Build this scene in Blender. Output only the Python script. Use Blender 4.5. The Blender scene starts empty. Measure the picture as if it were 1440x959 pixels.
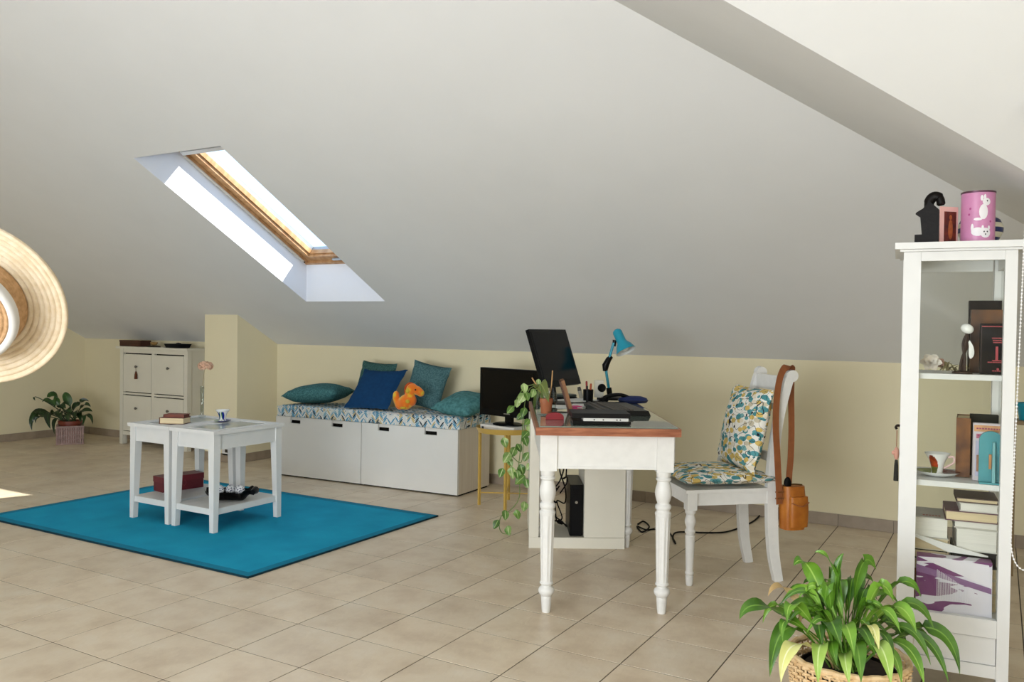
import bpy, bmesh, math, random
from mathutils import Vector, Matrix, Euler

random.seed(7)
SC = bpy.context.scene
COL = SC.collection
R = math.radians

# ------------------------------------------------------------------ camera
F = 1181.1                      # focal length in pixels of the 1440 x 959 frame
YAW, PIT, ROL = R(-30.0708), R(-0.9331), R(0.7989)
CAM = Vector((4.1762, -2.2695, 1.2599))
fw = Vector((math.sin(YAW) * math.cos(PIT), math.cos(YAW) * math.cos(PIT), math.sin(PIT)))
r0 = Vector((math.cos(YAW), -math.sin(YAW), 0))
u0 = r0.cross(fw)
rt = math.cos(ROL) * r0 + math.sin(ROL) * u0
up = -math.sin(ROL) * r0 + math.cos(ROL) * u0
cd = bpy.data.cameras.new('camera')
cd.sensor_width = 36
cd.lens = F / 1440 * 36
cd.clip_start = 0.05
cam = bpy.data.objects.new('camera', cd)
COL.objects.link(cam)
cam.matrix_world = Matrix(((rt.x, up.x, -fw.x, CAM.x), (rt.y, up.y, -fw.y, CAM.y), (rt.z, up.z, -fw.z, CAM.z), (0, 0, 0, 1)))
SC.camera = cam

# ------------------------------------------------------------------ light
SC.view_settings.view_transform = 'Standard'
SC.view_settings.look = 'None'
SC.view_settings.gamma = 1
SC.view_settings.use_curve_mapping = False
SC.view_settings.exposure = -0.17
w = bpy.data.worlds.new('sky')
SC.world = w
w.use_nodes = True
bg = w.node_tree.nodes['Background']
bg.inputs[0].default_value = (0.52, 0.72, 1.0, 1)
bg.inputs[1].default_value = 2.6
sd = bpy.data.lights.new('sun', 'SUN')
sd.energy = 13.0
sd.angle = R(0.5)
sd.color = (1, 0.96, 0.9)
sun = bpy.data.objects.new('sun', sd)
COL.objects.link(sun)
sun.rotation_euler = Vector((-0.99, -0.83, -1.0)).to_track_quat('-Z', 'Y').to_euler()
sun.location = (6, 8, 8)


def area(name, loc, direction, sx, sy, power, color=(1, 1, 1)):
    d = bpy.data.lights.new(name, 'AREA')
    d.shape = 'RECTANGLE'
    d.size, d.size_y = sx, sy
    d.energy = power
    d.color = color
    o = bpy.data.objects.new(name, d)
    COL.objects.link(o)
    o.location = loc
    o.rotation_euler = Vector(direction).to_track_quat('-Z', 'Z').to_euler()
    return o


# gable window daylight; two fill lamps added behind the camera for unseen rear windows
area('gable_window_daylight', (5.44, -1.3, 1.62), (-1, 0.1, 0.0), 2.0, 1.25, 14, (0.89, 0.945, 1.0))
area('rear_fill_lamp', (2.9, -3.7, 1.50), (-0.10, 1, 0.05), 2.5, 1.6, 85, (0.89, 0.945, 1.0))
area('rear_low_fill_lamp', (2.2, -5.5, 0.72), (-0.05, 1, 0.25), 3.2, 1.0, 190, (0.89, 0.945, 1.0))



# ------------------------------------------------------------------ helpers
def ray(u, v):
    return fw + rt * ((u - 720) / F) - up * ((v - 479.5) / F)


def camt(u, v, t):
    return CAM + ray(u, v) * t


def on(u, v, z):
    d = ray(u, v)
    return CAM + d * ((z - CAM.z) / d.z)


def onplane(u, v, q, n):
    d = ray(u, v)
    return CAM + d * ((Vector(q) - CAM).dot(n) / d.dot(n))


def lin(h):
    h = h.lstrip('#')
    c = [int(h[i:i + 2], 16) / 255 for i in (0, 2, 4)]
    return tuple((x / 12.92 if x <= 0.04045 else ((x + 0.055) / 1.055) ** 2.4) for x in c) + (1,)


MATS = {}


def nodes_of(name):
    m = bpy.data.materials.new(name)
    m.use_nodes = True
    nt = m.node_tree
    return m, nt, nt.nodes['Principled BSDF']


def N(nt, kind, **kw):
    n = nt.nodes.new(kind)
    for k, v in kw.items():
        if hasattr(n, k):
            setattr(n, k, v)
        else:
            n.inputs[k].default_value = v
    return n


def ramp(nt, stops, interp='LINEAR'):
    n = nt.nodes.new('ShaderNodeValToRGB')
    n.color_ramp.interpolation = interp
    el = n.color_ramp.elements
    while len(el) < len(stops):
        el.new(0.5)
    for e, (p, c) in zip(el, stops):
        e.position = p
        e.color = c
    return n


def mat(name, hexc, rough=0.5, var=0.08, scale=8, metal=0, bump=0, bscale=60, stretch=(1, 1, 1), hex2=None, spec=0.5, rand=0, coat=0):
    """a procedural surface: base colour with gentle noise variation and optional fine relief"""
    if name in MATS:
        return MATS[name]
    m, nt, p = nodes_of(name)
    L = nt.links
    if max(lin(hexc)[:3]) < 0.02:
        spec = min(spec, 0.16)
    tc = N(nt, 'ShaderNodeTexCoord')
    mp = N(nt, 'ShaderNodeMapping')
    mp.inputs['Scale'].default_value = stretch
    L.new(tc.outputs['Object'], mp.inputs[0])
    nz = N(nt, 'ShaderNodeTexNoise', Scale=scale, Detail=5.0)
    L.new(mp.outputs[0], nz.inputs['Vector'])
    c = lin(hexc)
    c2 = lin(hex2) if hex2 else tuple(x * (1 - var) for x in c[:3]) + (1,)
    rp = ramp(nt, [(0.35, c2), (0.65, c)])
    L.new(nz.outputs['Fac'], rp.inputs[0])
    out = rp.outputs[0]
    if rand:
        oi = N(nt, 'ShaderNodeObjectInfo')
        mr = N(nt, 'ShaderNodeMapRange')
        mr.inputs['To Min'].default_value = 1 - rand
        mr.inputs['To Max'].default_value = 1 + rand
        L.new(oi.outputs['Random'], mr.inputs['Value'])
        mx = N(nt, 'ShaderNodeVectorMath', operation='SCALE')
        L.new(out, mx.inputs[0])
        L.new(mr.outputs[0], mx.inputs['Scale'])
        out = mx.outputs[0]
    L.new(out, p.inputs['Base Color'])
    p.inputs['Roughness'].default_value = rough
    p.inputs['Metallic'].default_value = metal
    p.inputs['Specular IOR Level'].default_value = spec
    p.inputs['Coat Weight'].default_value = coat
    if bump:
        n2 = N(nt, 'ShaderNodeTexNoise', Scale=bscale, Detail=4.0)
        L.new(mp.outputs[0], n2.inputs['Vector'])
        b = N(nt, 'ShaderNodeBump', Strength=bump, Distance=0.004)
        L.new(n2.outputs['Fac'], b.inputs['Height'])
        L.new(b.outputs[0], p.inputs['Normal'])
    MATS[name] = m
    return m


def glass(name, tint=(1, 1, 1), refl=1.0, dens=0.0):
    """thin pane: fresnel reflection over clear transmission"""
    m, nt, p = nodes_of(name)
    nt.nodes.remove(p)
    L = nt.links
    tr = N(nt, 'ShaderNodeBsdfTransparent', Color=(*tint, 1))
    gl = N(nt, 'ShaderNodeBsdfGlossy', Roughness=0.02)
    fr = N(nt, 'ShaderNodeFresnel', IOR=1.45)
    ml = N(nt, 'ShaderNodeMath', operation='MULTIPLY')
    ml.inputs[1].default_value = refl
    ge = N(nt, 'ShaderNodeNewGeometry')
    fb = N(nt, 'ShaderNodeMath', operation='SUBTRACT')
    fb.inputs[0].default_value = 1.0
    L.new(ge.outputs['Backfacing'], fb.inputs[1])
    fm = N(nt, 'ShaderNodeMath', operation='MULTIPLY')
    L.new(fr.outputs[0], fm.inputs[0])
    L.new(fb.outputs[0], fm.inputs[1])
    L.new(fm.outputs[0], ml.inputs[0])
    mx = N(nt, 'ShaderNodeMixShader')
    L.new(ml.outputs[0], mx.inputs[0])
    L.new(tr.outputs[0], mx.inputs[1])
    L.new(gl.outputs[0], mx.inputs[2])
    L.new(mx.outputs[0], nt.nodes['Material Output'].inputs[0])
    MATS[name] = m
    return m


def BM():
    return bmesh.new()


def box(bm, x0, x1, y0, y1, z0, z1, M=None):
    vs = [bm.verts.new((x, y, z)) for z in (z0, z1) for y in (y0, y1) for x in (x0, x1)]
    if M:
        for v in vs:
            v.co = M @ v.co
    for q in ((0, 2, 3, 1), (4, 5, 7, 6), (0, 1, 5, 4), (2, 6, 7, 3), (0, 4, 6, 2), (1, 3, 7, 5)):
        bm.faces.new([vs[i] for i in q])
    return vs


def frustum(bm, a, b, M=None):
    """a, b: (x0,x1,y0,y1,z) bottom and top rectangles"""
    vs = []
    for x0, x1, y0, y1, z in (a, b):
        vs += [bm.verts.new((x, y, z)) for y in (y0, y1) for x in (x0, x1)]
    if M:
        for v in vs:
            v.co = M @ v.co
    for q in ((0, 2, 3, 1), (4, 5, 7, 6), (0, 1, 5, 4), (2, 6, 7, 3), (0, 4, 6, 2), (1, 3, 7, 5)):
        bm.faces.new([vs[i] for i in q])


def lathe(bm, prof, n=24, M=None, caps=True):
    rings = []
    for k, (r, z) in enumerate(prof):
        ring = []
        for i in range(n):
            a = 2 * math.pi * i / n
            co = Vector((r * math.cos(a), r * math.sin(a), z))
            ring.append(bm.verts.new(M @ co if M else co))
        rings.append(ring)
    for a, b in zip(rings, rings[1:]):
        for i in range(n):
            j = (i + 1) % n
            bm.faces.new((a[i], a[j], b[j], b[i]))
    if caps and prof[0][0] > 1e-5:
        bm.faces.new(rings[0][::-1])
    if caps and prof[-1][0] > 1e-5:
        bm.faces.new(rings[-1])
    return rings


def tube(bm, pts, r, n=8, closed=False, flat=1.0):
    pts = [Vector(p) for p in pts]
    m = len(pts)
    rr = r if isinstance(r, (list, tuple)) else [r] * m
    rings = []
    prev = None
    for i, p in enumerate(pts):
        if closed:
            t = pts[(i + 1) % m] - pts[i - 1]
        else:
            t = pts[min(i + 1, m - 1)] - pts[max(i - 1, 0)]
        t.normalize()
        if prev is None:
            a = Vector((0, 0, 1)) if abs(t.z) < 0.9 else Vector((1, 0, 0))
            nx = t.cross(a).normalized()
        else:
            nx = (prev - t * prev.dot(t)).normalized()
        prev = nx
        ny = t.cross(nx)
        rings.append([bm.verts.new(p + (nx * math.cos(2 * math.pi * k / n) + ny * math.sin(2 * math.pi * k / n) * flat) * rr[i]) for k in range(n)])
    pr = list(zip(rings, rings[1:]))
    if closed:
        pr.append((rings[-1], rings[0]))
    for a, b in pr:
        for k in range(n):
            j = (k + 1) % n
            bm.faces.new((a[k], a[j], b[j], b[k]))
    if not closed:
        bm.faces.new(rings[0][::-1])
        bm.faces.new(rings[-1])


def cyl(bm, p0, p1, ra, rb=None, n=16):
    tube(bm, [p0, p1], [ra, ra if rb is None else rb], n)


def prism(bm, poly, d0, d1, axis='z', M=None):
    """extrude a 2-D outline between d0 and d1 along an axis"""
    def co(a, b, d):
        c = {'z': (a, b, d), 'y': (a, d, b), 'x': (d, a, b)}[axis]
        return M @ Vector(c) if M else Vector(c)
    A = [bm.verts.new(co(a, b, d0)) for a, b in poly]
    B = [bm.verts.new(co(a, b, d1)) for a, b in poly]
    n = len(poly)
    bm.faces.new(A)
    bm.faces.new(B[::-1])
    for i in range(n):
        j = (i + 1) % n
        bm.faces.new((A[j], A[i], B[i], B[j]))


def ball(bm, c, r, n=14, M=None):
    s = (r, r, r) if not isinstance(r, (tuple, list)) else r
    mm = Matrix.Translation(c) @ (M or Matrix()) @ Matrix.Diagonal((*s, 1))
    bmesh.ops.create_uvsphere(bm, u_segments=n, v_segments=max(6, n * 2 // 3), radius=1, matrix=mm)


def poly(bm, pts):
    bm.faces.new([bm.verts.new(p) for p in pts])


def spline(pts, n=8):
    """Catmull-Rom through points"""
    P = [Vector(p) for p in pts]
    P = [P[0] * 2 - P[1]] + P + [P[-1] * 2 - P[-2]]
    out = []
    for i in range(1, len(P) - 2):
        a, b, c, d = P[i - 1:i + 3]
        for k in range(n):
            t = k / n
            out.append(0.5 * ((2 * b) + (c - a) * t + (2 * a - 5 * b + 4 * c - d) * t * t + (3 * b - a - 3 * c + d) * t ** 3))
    out.append(P[-2])
    return out


def obj(name, bm, m, parent=None, bevel=0, angle=35, seg=2, smooth=True, M=None):
    if bevel:
        es = [e for e in bm.edges if len(e.link_faces) == 2 and e.calc_face_angle(0) > R(30)]
        bmesh.ops.bevel(bm, geom=es, offset=bevel, segments=seg, affect='EDGES', profile=0.6, clamp_overlap=True)
    bmesh.ops.recalc_face_normals(bm, faces=bm.faces)
    me = bpy.data.meshes.new(name)
    bm.to_mesh(me)
    bm.free()
    if smooth:
        me.shade_smooth()
        me.set_sharp_from_angle(angle=R(angle))
    for mm in (m if isinstance(m, (list, tuple)) else [m]):
        me.materials.append(mm)
    o = bpy.data.objects.new(name, me)
    COL.objects.link(o)
    if parent:
        o.parent = parent
    if M:
        o.matrix_local = M
    return o


def tag(o, label, cat, group=None):
    o['label'] = label
    o['category'] = cat
    if group:
        o['group'] = group
    return o


def thing(name, label, cat, M=None, group=None):
    o = bpy.data.objects.new(name, None)
    o.empty_display_size = 0.05
    COL.objects.link(o)
    if M is not None:
        o.matrix_world = M
    return tag(o, label, cat, group)


def structure(o):
    o['kind'] = 'structure'
    return o


def T(x, y=None, z=None):
    return Matrix.Translation(x if y is None else (x, y, z))


def RZ(d):
    return Matrix.Rotation(R(d), 4, 'Z')


def RX(d):
    return Matrix.Rotation(R(d), 4, 'X')


def RY(d):
    return Matrix.Rotation(R(d), 4, 'Y')


# ------------------------------------------------------------------ shared materials
WHITE = mat('white_paint', '#dededc', 0.42, 0.03, 12)
WORN = mat('worn_white_paint', '#e8e7e3', 0.45, 0.05, 25, bump=0.08, bscale=40)
CREAM = mat('cream_paint', '#e6e2d3', 0.5, 0.03, 6)
CEIL = mat('ceiling_plaster', '#e5e6e6', 0.9, 0.02, 3, bump=0.03, bscale=150)
REVEAL = mat('reveal_plaster', '#e6e8ee', 0.9, 0.02, 3)
WALL = mat('pale_yellow_wall_paint', '#ebe1c0', 0.9, 0.03, 2, bump=0.04, bscale=120)
BLACK = mat('black_plastic', '#070708', 0.35, 0.2, 20, spec=0.16)
SATIN = mat('black_rubber', '#060607', 0.6, 0.2, 20, spec=0.15)
SCREEN = mat('dark_screen', '#060506', 0.14, 0.1, 2, spec=0.22)
CHROME = mat('brushed_metal', '#b9b9b6', 0.28, 0.1, 40, metal=1)
GREYMETAL = mat('grey_cladding', '#a4a8ab', 0.4, 0.1, 20, metal=0.6)
GOLD = mat('mustard_metal', '#c9a551', 0.38, 0.06, 20)
PINE = mat('lacquered_pine', '#c89e72', 0.38, 0.25, 5, stretch=(4, 4, 1), hex2='#a97a4c')
OAKED = mat('varnished_reddish_wood', '#a96a4a', 0.35, 0.2, 5, stretch=(2, 14, 14), hex2='#84482d')
TEAL = mat('teal_enamel', '#1593ac', 0.35, 0.05, 10)
GLASS = glass('clear_glass', (0.97, 0.985, 0.98))

# ================================================================== room shell
XL, XR, YB, YM = -4.72, 5.52, 3.5035, -1.26
YF = 2 * YM - YB
ZK, TA = 1.0703, 0.5543
ZR = ZK + TA * (YB - YM)
XA = XR - (YB - YM)


def zc(y):
    return ZK + TA * (YB - y)


HX0, HX1, HY0, HY1 = -0.72, 0.097, 1.235, 2.824     # roof window opening
bm = BM()
P = lambda x, y: (x, y, zc(y))
poly(bm, [P(XL, YB), P(HX0, YB), P(HX0, HY1), P(HX0, HY0), P(HX0, YM), P(XL, YM)])
poly(bm, [P(HX0, HY0), P(HX1, HY0), P(HX1, YM), P(HX0, YM)])
poly(bm, [P(HX0, YB), P(HX1, YB), P(HX1, HY1), P(HX0, HY1)])
poly(bm, [P(HX1, YB), P(XR, YB), P(XA, YM), P(HX1, YM), P(HX1, HY0), P(HX1, HY1)])
# hip slope, dormer slope and the mirrored rear half
DX, DY = 2.10, 2.155
C0 = (DX, YM, ZK + TA * (XR - DX))
D0 = (XR, DY, ZK)
mir = lambda p: (p[0], 2 * YM - p[1], p[2])
A0, B0 = (XR, YB, ZK), (XA, YM, ZR)
RG = (XR, YM, C0[2])
for f in ([A0, B0, C0, D0], [C0, RG, D0]):
    poly(bm, f)
    poly(bm, [mir(p) for p in f])
poly(bm, [mir(p) for p in (P(XL, YB), P(XR, YB), P(XA, YM), P(XL, YM))])
structure(obj('ceiling', bm, CEIL, smooth=False))

# walls
TH = 0.12
bm = BM()
box(bm, XL - TH, XR + TH, YB, YB + TH, -0.1, ZK + 0.02)
wall_back = structure(obj('wall_back', bm, WALL, smooth=False))
bm = BM()
prism(bm, [(YF, -0.1), (YB, -0.1), (YB, ZK), (YM, ZR), (YF, ZK)], XL - TH, XL, 'x')
wall_left = structure(obj('wall_left', bm, WALL, smooth=False))
bm = BM()
prism(bm, [(YF, -0.1), (YB, -0.1), (YB, ZK), (DY, ZK), (YM, RG[2]), (2 * YM - DY, ZK), (YF, ZK)], XR, XR + TH, 'x')
wall_right = structure(obj('wall_right', bm, WALL, smooth=False))
bm = BM()
box(bm, XL - TH, XR + TH, YF - TH, YF, -0.1, ZK + 0.02)
structure(obj('wall_front', bm, WALL, smooth=False))
# the boxed-in pier between the alcove and the bench
PX0, PX1, PY0 = -2.165, -1.735, 3.02
bm = BM()
prism(bm, [(PY0, 0), (YB, 0), (YB, ZK), (PY0, zc(PY0))], PX0, PX1, 'x')
pier = structure(obj('wall_pier', bm, WALL, smooth=False))

# ---------------------------------------------------------------- tiled floor
m, nt, p = nodes_of('beige_stoneware_tile')
L = nt.links
tc = N(nt, 'ShaderNodeTexCoord')
oi = N(nt, 'ShaderNodeObjectInfo')
geo = N(nt, 'ShaderNodeNewGeometry')
nz = N(nt, 'ShaderNodeTexNoise', Scale=5.0, Detail=6.0, Roughness=0.6)
L.new(geo.outputs['Position'], nz.inputs['Vector'])
rp = ramp(nt, [(0.3, lin('#cbb79d')), (0.52, lin('#dccbb2')), (0.75, lin('#e4d7c2'))])
L.new(nz.outputs['Fac'], rp.inputs[0])
mr = N(nt, 'ShaderNodeMapRange')
mr.inputs['To Min'].default_value = 0.93
mr.inputs['To Max'].default_value = 1.04
L.new(oi.outputs['Random'], mr.inputs['Value'])
sc_ = N(nt, 'ShaderNodeVectorMath', operation='SCALE')
L.new(rp.outputs[0], sc_.inputs[0])
L.new(mr.outputs[0], sc_.inputs['Scale'])
L.new(sc_.outputs[0], p.inputs['Base Color'])
n2 = N(nt, 'ShaderNodeTexNoise', Scale=38.0, Detail=4.0, Distortion=0.8)
mp = N(nt, 'ShaderNodeMapping')
mp.inputs['Scale'].default_value = (1, 0.45, 1)
L.new(geo.outputs['Position'], mp.inputs[0])
L.new(mp.outputs[0], n2.inputs['Vector'])
b = N(nt, 'ShaderNodeBump', Strength=0.22, Distance=0.006)
L.new(n2.outputs['Fac'], b.inputs['Height'])
L.new(b.outputs[0], p.inputs['Normal'])
p.inputs['Roughness'].default_value = 0.36
TILE = m
GROUT = mat('grey_grout', '#5d5245', 0.95, 0.1, 30)
S = 0.33
bm = BM()
box(bm, XL - TH, XR + TH, YF - TH, YB + TH, -0.12, -0.0012)
floor = structure(obj('floor', bm, GROUT, smooth=False))


def tile_bm(bm, x, y, w=S, d=S, g=0.0024):
    x0, x1, y0, y1 = x + g, x + w - g, y + g, y + d - g
    e = 0.0004
    frustum(bm, (x0, x1, y0, y1, -0.0013), (x0 + e, x1 - e, y0 + e, y1 - e, 0.0))


def proj(pt):
    d = Vector(pt) - CAM
    t = d.dot(fw)
    return (720 + F * d.dot(rt) / t, 479.5 - F * d.dot(up) / t, t) if t > 0.1 else (0, 9999, t)


cells = []
for i in range(-15, 17):
    for j in range(-19, 11):
        x0, y0 = i * S, j * S
        x1, y1 = min(x0 + S, XR), min(y0 + S, YB)
        x0 = max(x0, XL)
        y0 = max(y0, YF)
        if x1 - x0 > 0.02 and y1 - y0 > 0.02:
            u, v, t = proj(((x0 + x1) / 2, (y0 + y1) / 2, 0))
            seen = t > 0.5 and -70 < u < 1500 and v < 1030
            cells.append((t if seen else 99, x0, y0, x1 - x0, y1 - y0))
cells.sort()
bm = BM()
tile_bm(bm, 0, 0)
proto = obj('tile', bm, TILE, floor, smooth=False)
protome = proto.data
first = True
rest = BM()
k = 0
for t, x, y, wd, dp in cells:
    if t < 99 and k < 298:
        k += 1
        if abs(wd - S) < 1e-4 and abs(dp - S) < 1e-4:
            if first:
                o = proto
                first = False
            else:
                o = bpy.data.objects.new('tile', protome)
                COL.objects.link(o)
                o.parent = floor
            o.location = (x, y, random.uniform(-0.0002, 0.0002))
        else:
            bm = BM()
            tile_bm(bm, 0, 0, wd, dp)
            o = obj('tile', bm, TILE, floor, smooth=False)
            o.location = (x, y, 0)
    else:
        tile_bm(rest, x, y, wd, dp)
o = obj('outer_tiles', rest, TILE, floor, smooth=False)
o['kind'] = 'stuff'

# ---------------------------------------------------------------- skirting tiles
SKIRT = mat('taupe_skirting_tile', '#a39380', 0.5, 0.14, 14, rand=0.06, bump=0.05)


def skirting(name, a, b, nrm, offset=0.0):
    """a row of skirting tiles from a to b, standing proud along nrm"""
    a, b, nrm = Vector((*a, 0)), Vector((*b, 0)), Vector((*nrm, 0))
    d = (b - a)
    ln = d.length
    d.normalize()
    M4 = Matrix(((d.x, nrm.x, 0, a.x), (d.y, nrm.y, 0, a.y), (0, 0, 1, 0), (0, 0, 0, 1)))
    bm = BM()
    box(bm, 0, ln, 0, 0.004, 0, 0.076, M4)
    base = structure(obj(name, bm, GROUT, smooth=False))
    s = -offset
    while s < ln:
        s0, s1 = max(s, 0) + 0.001, min(s + S, ln) - 0.001
        s += S
        if s1 - s0 < 0.01:
            continue
        bm = BM()
        box(bm, s0, s1, 0.0041, 0.010, 0.001, 0.078, M4)
        obj('tile', bm, SKIRT, base, bevel=0.0015, seg=1)


skirting('baseboard_back', (PX1 + 0.01, YB), (XR, YB), (0, -1), (PX1 + 0.01) % S)
skirting('baseboard_alcove', (XL, YB), (PX0 - 0.01, YB), (0, -1), XL % S)
skirting('baseboard_left', (XL, YB), (XL, -0.8), (1, 0), 0.1)
skirting('baseboard_pier', (PX0, PY0), (PX1, PY0), (0, -1), 0.2)
skirting('baseboard_pier_side', (PX1, PY0), (PX1, YB), (1, 0), 0.1)
skirting('baseboard_right', (XR, YB), (XR, -0.8), (-1, 0), 0.1)

# ---------------------------------------------------------------- roof window
IY0, IY1 = 1.565, 2.824
iz = lambda y: 1.745 + TA * (2.824 - y)
win = structure(thing('window_1', 'pine roof window set deep in the sloping ceiling', 'window'))
bm = BM()
lft = [(HX0, HY0, zc(HY0)), (HX0, HY1, zc(HY1)), (HX0, IY1, iz(IY1)), (HX0, IY0, iz(IY0))]
poly(bm, lft)
poly(bm, [(HX1, y, z) for _, y, z in lft])
poly(bm, [lft[0], lft[3], (HX1, IY0, iz(IY0)), (HX1, HY0, zc(HY0))])
poly(bm, [lft[1], lft[2], (HX1, IY1, iz(IY1)), (HX1, HY1, zc(HY1))])
structure(obj('trim_1', bm, REVEAL, smooth=False))['label'] = 'white plastered reveal around the roof window'
ca, sa = math.cos(math.atan(TA)), math.sin(math.atan(TA))
WM = Matrix(((1, 0, 0, HX0), (0, -ca, sa, IY1), (0, sa, ca, iz(IY1)), (0, 0, 0, 1)))
WW, WL = HX1 - HX0, (IY1 - IY0) / ca
win.matrix_world = WM
for k_ in ('label', 'category'):
    if k_ in win:
        del win[k_]


def ring_frame(name, w0, l0, w1, l1, bw, z0, z1, m, bev=0.003, parent=win):
    """four bars, each its own part, on the rectangle (w0,l0)-(w1,l1)"""
    for x0, x1, y0, y1 in ((w0, w0 + bw, l0, l1), (w1 - bw, w1, l0, l1), (w0 + bw, w1 - bw, l0, l0 + bw), (w0 + bw, w1 - bw, l1 - bw, l1)):
        bm = BM()
        box(bm, x0, x1, y0, y1, z0, z1)
        obj(name, bm, m, parent, bevel=bev)


ring_frame('frame_bar', -0.02, -0.02, WW + 0.02, WL + 0.02, 0.045, 0.0, 0.10, PINE)
ring_frame('sash_bar', 0.028, 0.028, WW - 0.028, WL - 0.028, 0.055, 0.022, 0.088, PINE)
ring_frame('glazing_bead', 0.083, 0.083, WW - 0.083, WL - 0.083, 0.012, 0.045, 0.082, PINE, 0.002)
ring_frame('cladding', -0.05, -0.05, WW + 0.05, WL + 0.05, 0.11, 0.101, 0.135, GREYMETAL)
bm = BM()
box(bm, 0.085, WW - 0.085, 0.085, WL - 0.085, 0.062, 0.068)
obj('pane', bm, GLASS, win)
WI = WM.inverted()
vp = [WI @ onplane(u, v, WM @ Vector((0, 0, -0.03)), WM.to_3x3() @ Vector((0, 0, 1))) for u, v in ((265, 215), (306, 208))]
bm = BM()
box(bm, 0.06, WW - 0.03, min(q.y for q in vp) - 0.012, min(q.y for q in vp) + 0.02, -0.036, -0.002)
obj('vent_bar', bm, WHITE, win, bevel=0.004)['label'] = 'white ventilation flap bar'
bm = BM()
box(bm, WW * 0.5 - 0.09, WW * 0.5 + 0.09, 0.045, 0.062, 0.002, 0.02)
obj('latch', bm, CHROME, win, bevel=0.003)
for s in (0.018, WW - 0.018):
    bm = BM()
    box(bm, s - 0.012, s + 0.010, 0.06, WL - 0.06, -0.010, -0.001)
    obj('blind_rail', bm, mat('pale_tan_rail', '#cdc6b8', 0.4), win, bevel=0.003)['label'] = 'pale side rail for a blind'
    bm = BM()
    ball(bm, (s, 0.045, -0.004), 0.006, 8)
    obj('screw', bm, BLACK, win)

# gable window, and added rear frames dressing the fill lamps, all out of view
def plain_window(name, M4, wd, ht):
    wn = structure(thing(name, '', 'window'))
    for k_ in ('label', 'category'):
        if k_ in wn:
            del wn[k_]
    wn.matrix_world = M4
    for x0, x1, y0, y1 in ((-wd / 2 - 0.06, -wd / 2, -ht / 2, ht / 2), (wd / 2, wd / 2 + 0.06, -ht / 2, ht / 2), (-wd / 2, wd / 2, ht / 2, ht / 2 + 0.06), (-wd / 2, wd / 2, -ht / 2 - 0.06, -ht / 2), (-0.02, 0.02, -ht / 2, ht / 2)):
        bm = BM()
        box(bm, x0, x1, y0, y1, 0, 0.05)
        obj('frame_bar', bm, WHITE, wn, bevel=0.004)
    return wn


plain_window('window_2', Matrix(((0, 0, -1, XR), (-1, 0, 0, -1.3), (0, 1, 0, 1.62), (0, 0, 0, 1))), 2.0, 1.25)
plain_window('added_window_1', Matrix(((1, 0, 0, 2.9), (0, 0, 1, -3.8), (0, 1, 0, 1.50), (0, 0, 0, 1))), 2.5, 1.6)

plain_window('added_window_2', Matrix(((1, 0, 0, 2.2), (0, 0, 1, -5.62), (0, 1, 0, 0.72), (0, 0, 0, 1))), 3.2, 1.0)

# outlet on the pier
o_ = onplane(320, 634, (0, PY0, 0), Vector((0, 1, 0)))
t = thing('wall_outlet', 'small white power outlet low on the yellow pier behind the side tables', 'outlet', T(o_.x, PY0, o_.z))
bm = BM()
box(bm, -0.06, 0.06, -0.010, 0, -0.04, 0.04)
obj('cover_plate', bm, WHITE, t, bevel=0.003)
bm = BM()
box(bm, -0.022, 0.022, -0.012, -0.009, -0.014, 0.014)
obj('socket', bm, mat('dark_socket', '#3a372f', 0.5), t)

# ================================================================== rug
def rug_mat():
    m, nt, p = nodes_of('teal_flatweave')
    L = nt.links
    tc = N(nt, 'ShaderNodeTexCoord')
    nz = N(nt, 'ShaderNodeTexNoise', Scale=4.0, Detail=6.0)
    L.new(tc.outputs['Object'], nz.inputs['Vector'])
    rp = ramp(nt, [(0.3, lin('#1793b8')), (0.7, lin('#1fa2c6'))])
    L.new(nz.outputs['Fac'], rp.inputs[0])
    L.new(rp.outputs[0], p.inputs['Base Color'])
    wv = N(nt, 'ShaderNodeTexChecker', Scale=260.0)
    L.new(tc.outputs['Object'], wv.inputs['Vector'])
    b = N(nt, 'ShaderNodeBump', Strength=0.25, Distance=0.002)
    L.new(wv.outputs['Fac'], b.inputs['Height'])
    L.new(b.outputs[0], p.inputs['Normal'])
    p.inputs['Roughness'].default_value = 0.95
    p.inputs['Specular IOR Level'].default_value = 0.15
    return m


RUG = rug_mat()
RX0, RX1, RY0, RY1 = -1.405, 0.985, 0.665, 2.285
t = thing('rug', 'large flat turquoise rug with a darker bound edge under the side tables', 'rug', T(RX0, RY0, 0))
RW, RL = RX1 - RX0, RY1 - RY0
bm = BM()
box(bm, 0.05, RW - 0.05, 0.05, RL - 0.05, 0.0004, 0.008)
obj('woven_field', bm, RUG, t, smooth=False)
BND = mat('teal_binding', '#117f9f', 0.9, 0.1, 30, spec=0.2)
for x0, x1, y0, y1 in ((0, RW, 0, 0.05), (0, RW, RL - 0.05, RL), (0, 0.05, 0.05, RL - 0.05), (RW - 0.05, RW, 0.05, RL - 0.05)):
    bm = BM()
    box(bm, x0, x1, y0, y1, 0.0004, 0.0095)
    obj('border', bm, BND, t, bevel=0.002, seg=1)
EDG = mat('dark_rug_edge', '#0b3340', 0.9, 0.1, 30, spec=0.2)
for x0, x1, y0, y1 in ((-0.006, RW + 0.006, -0.006, 0), (-0.006, RW + 0.006, RL, RL + 0.006), (-0.006, 0, 0, RL), (RW, RW + 0.006, 0, RL)):
    bm = BM()
    box(bm, x0, x1, y0, y1, 0.0004, 0.009)
    obj('edge_binding', bm, EDG, t)

# ================================================================== side tables
TGLASS = mat('frosted_grey_glass', '#a5b0b0', 0.12, 0.05, 4)
TW, TD, TH_ = 0.376, 0.545, 0.618


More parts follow.
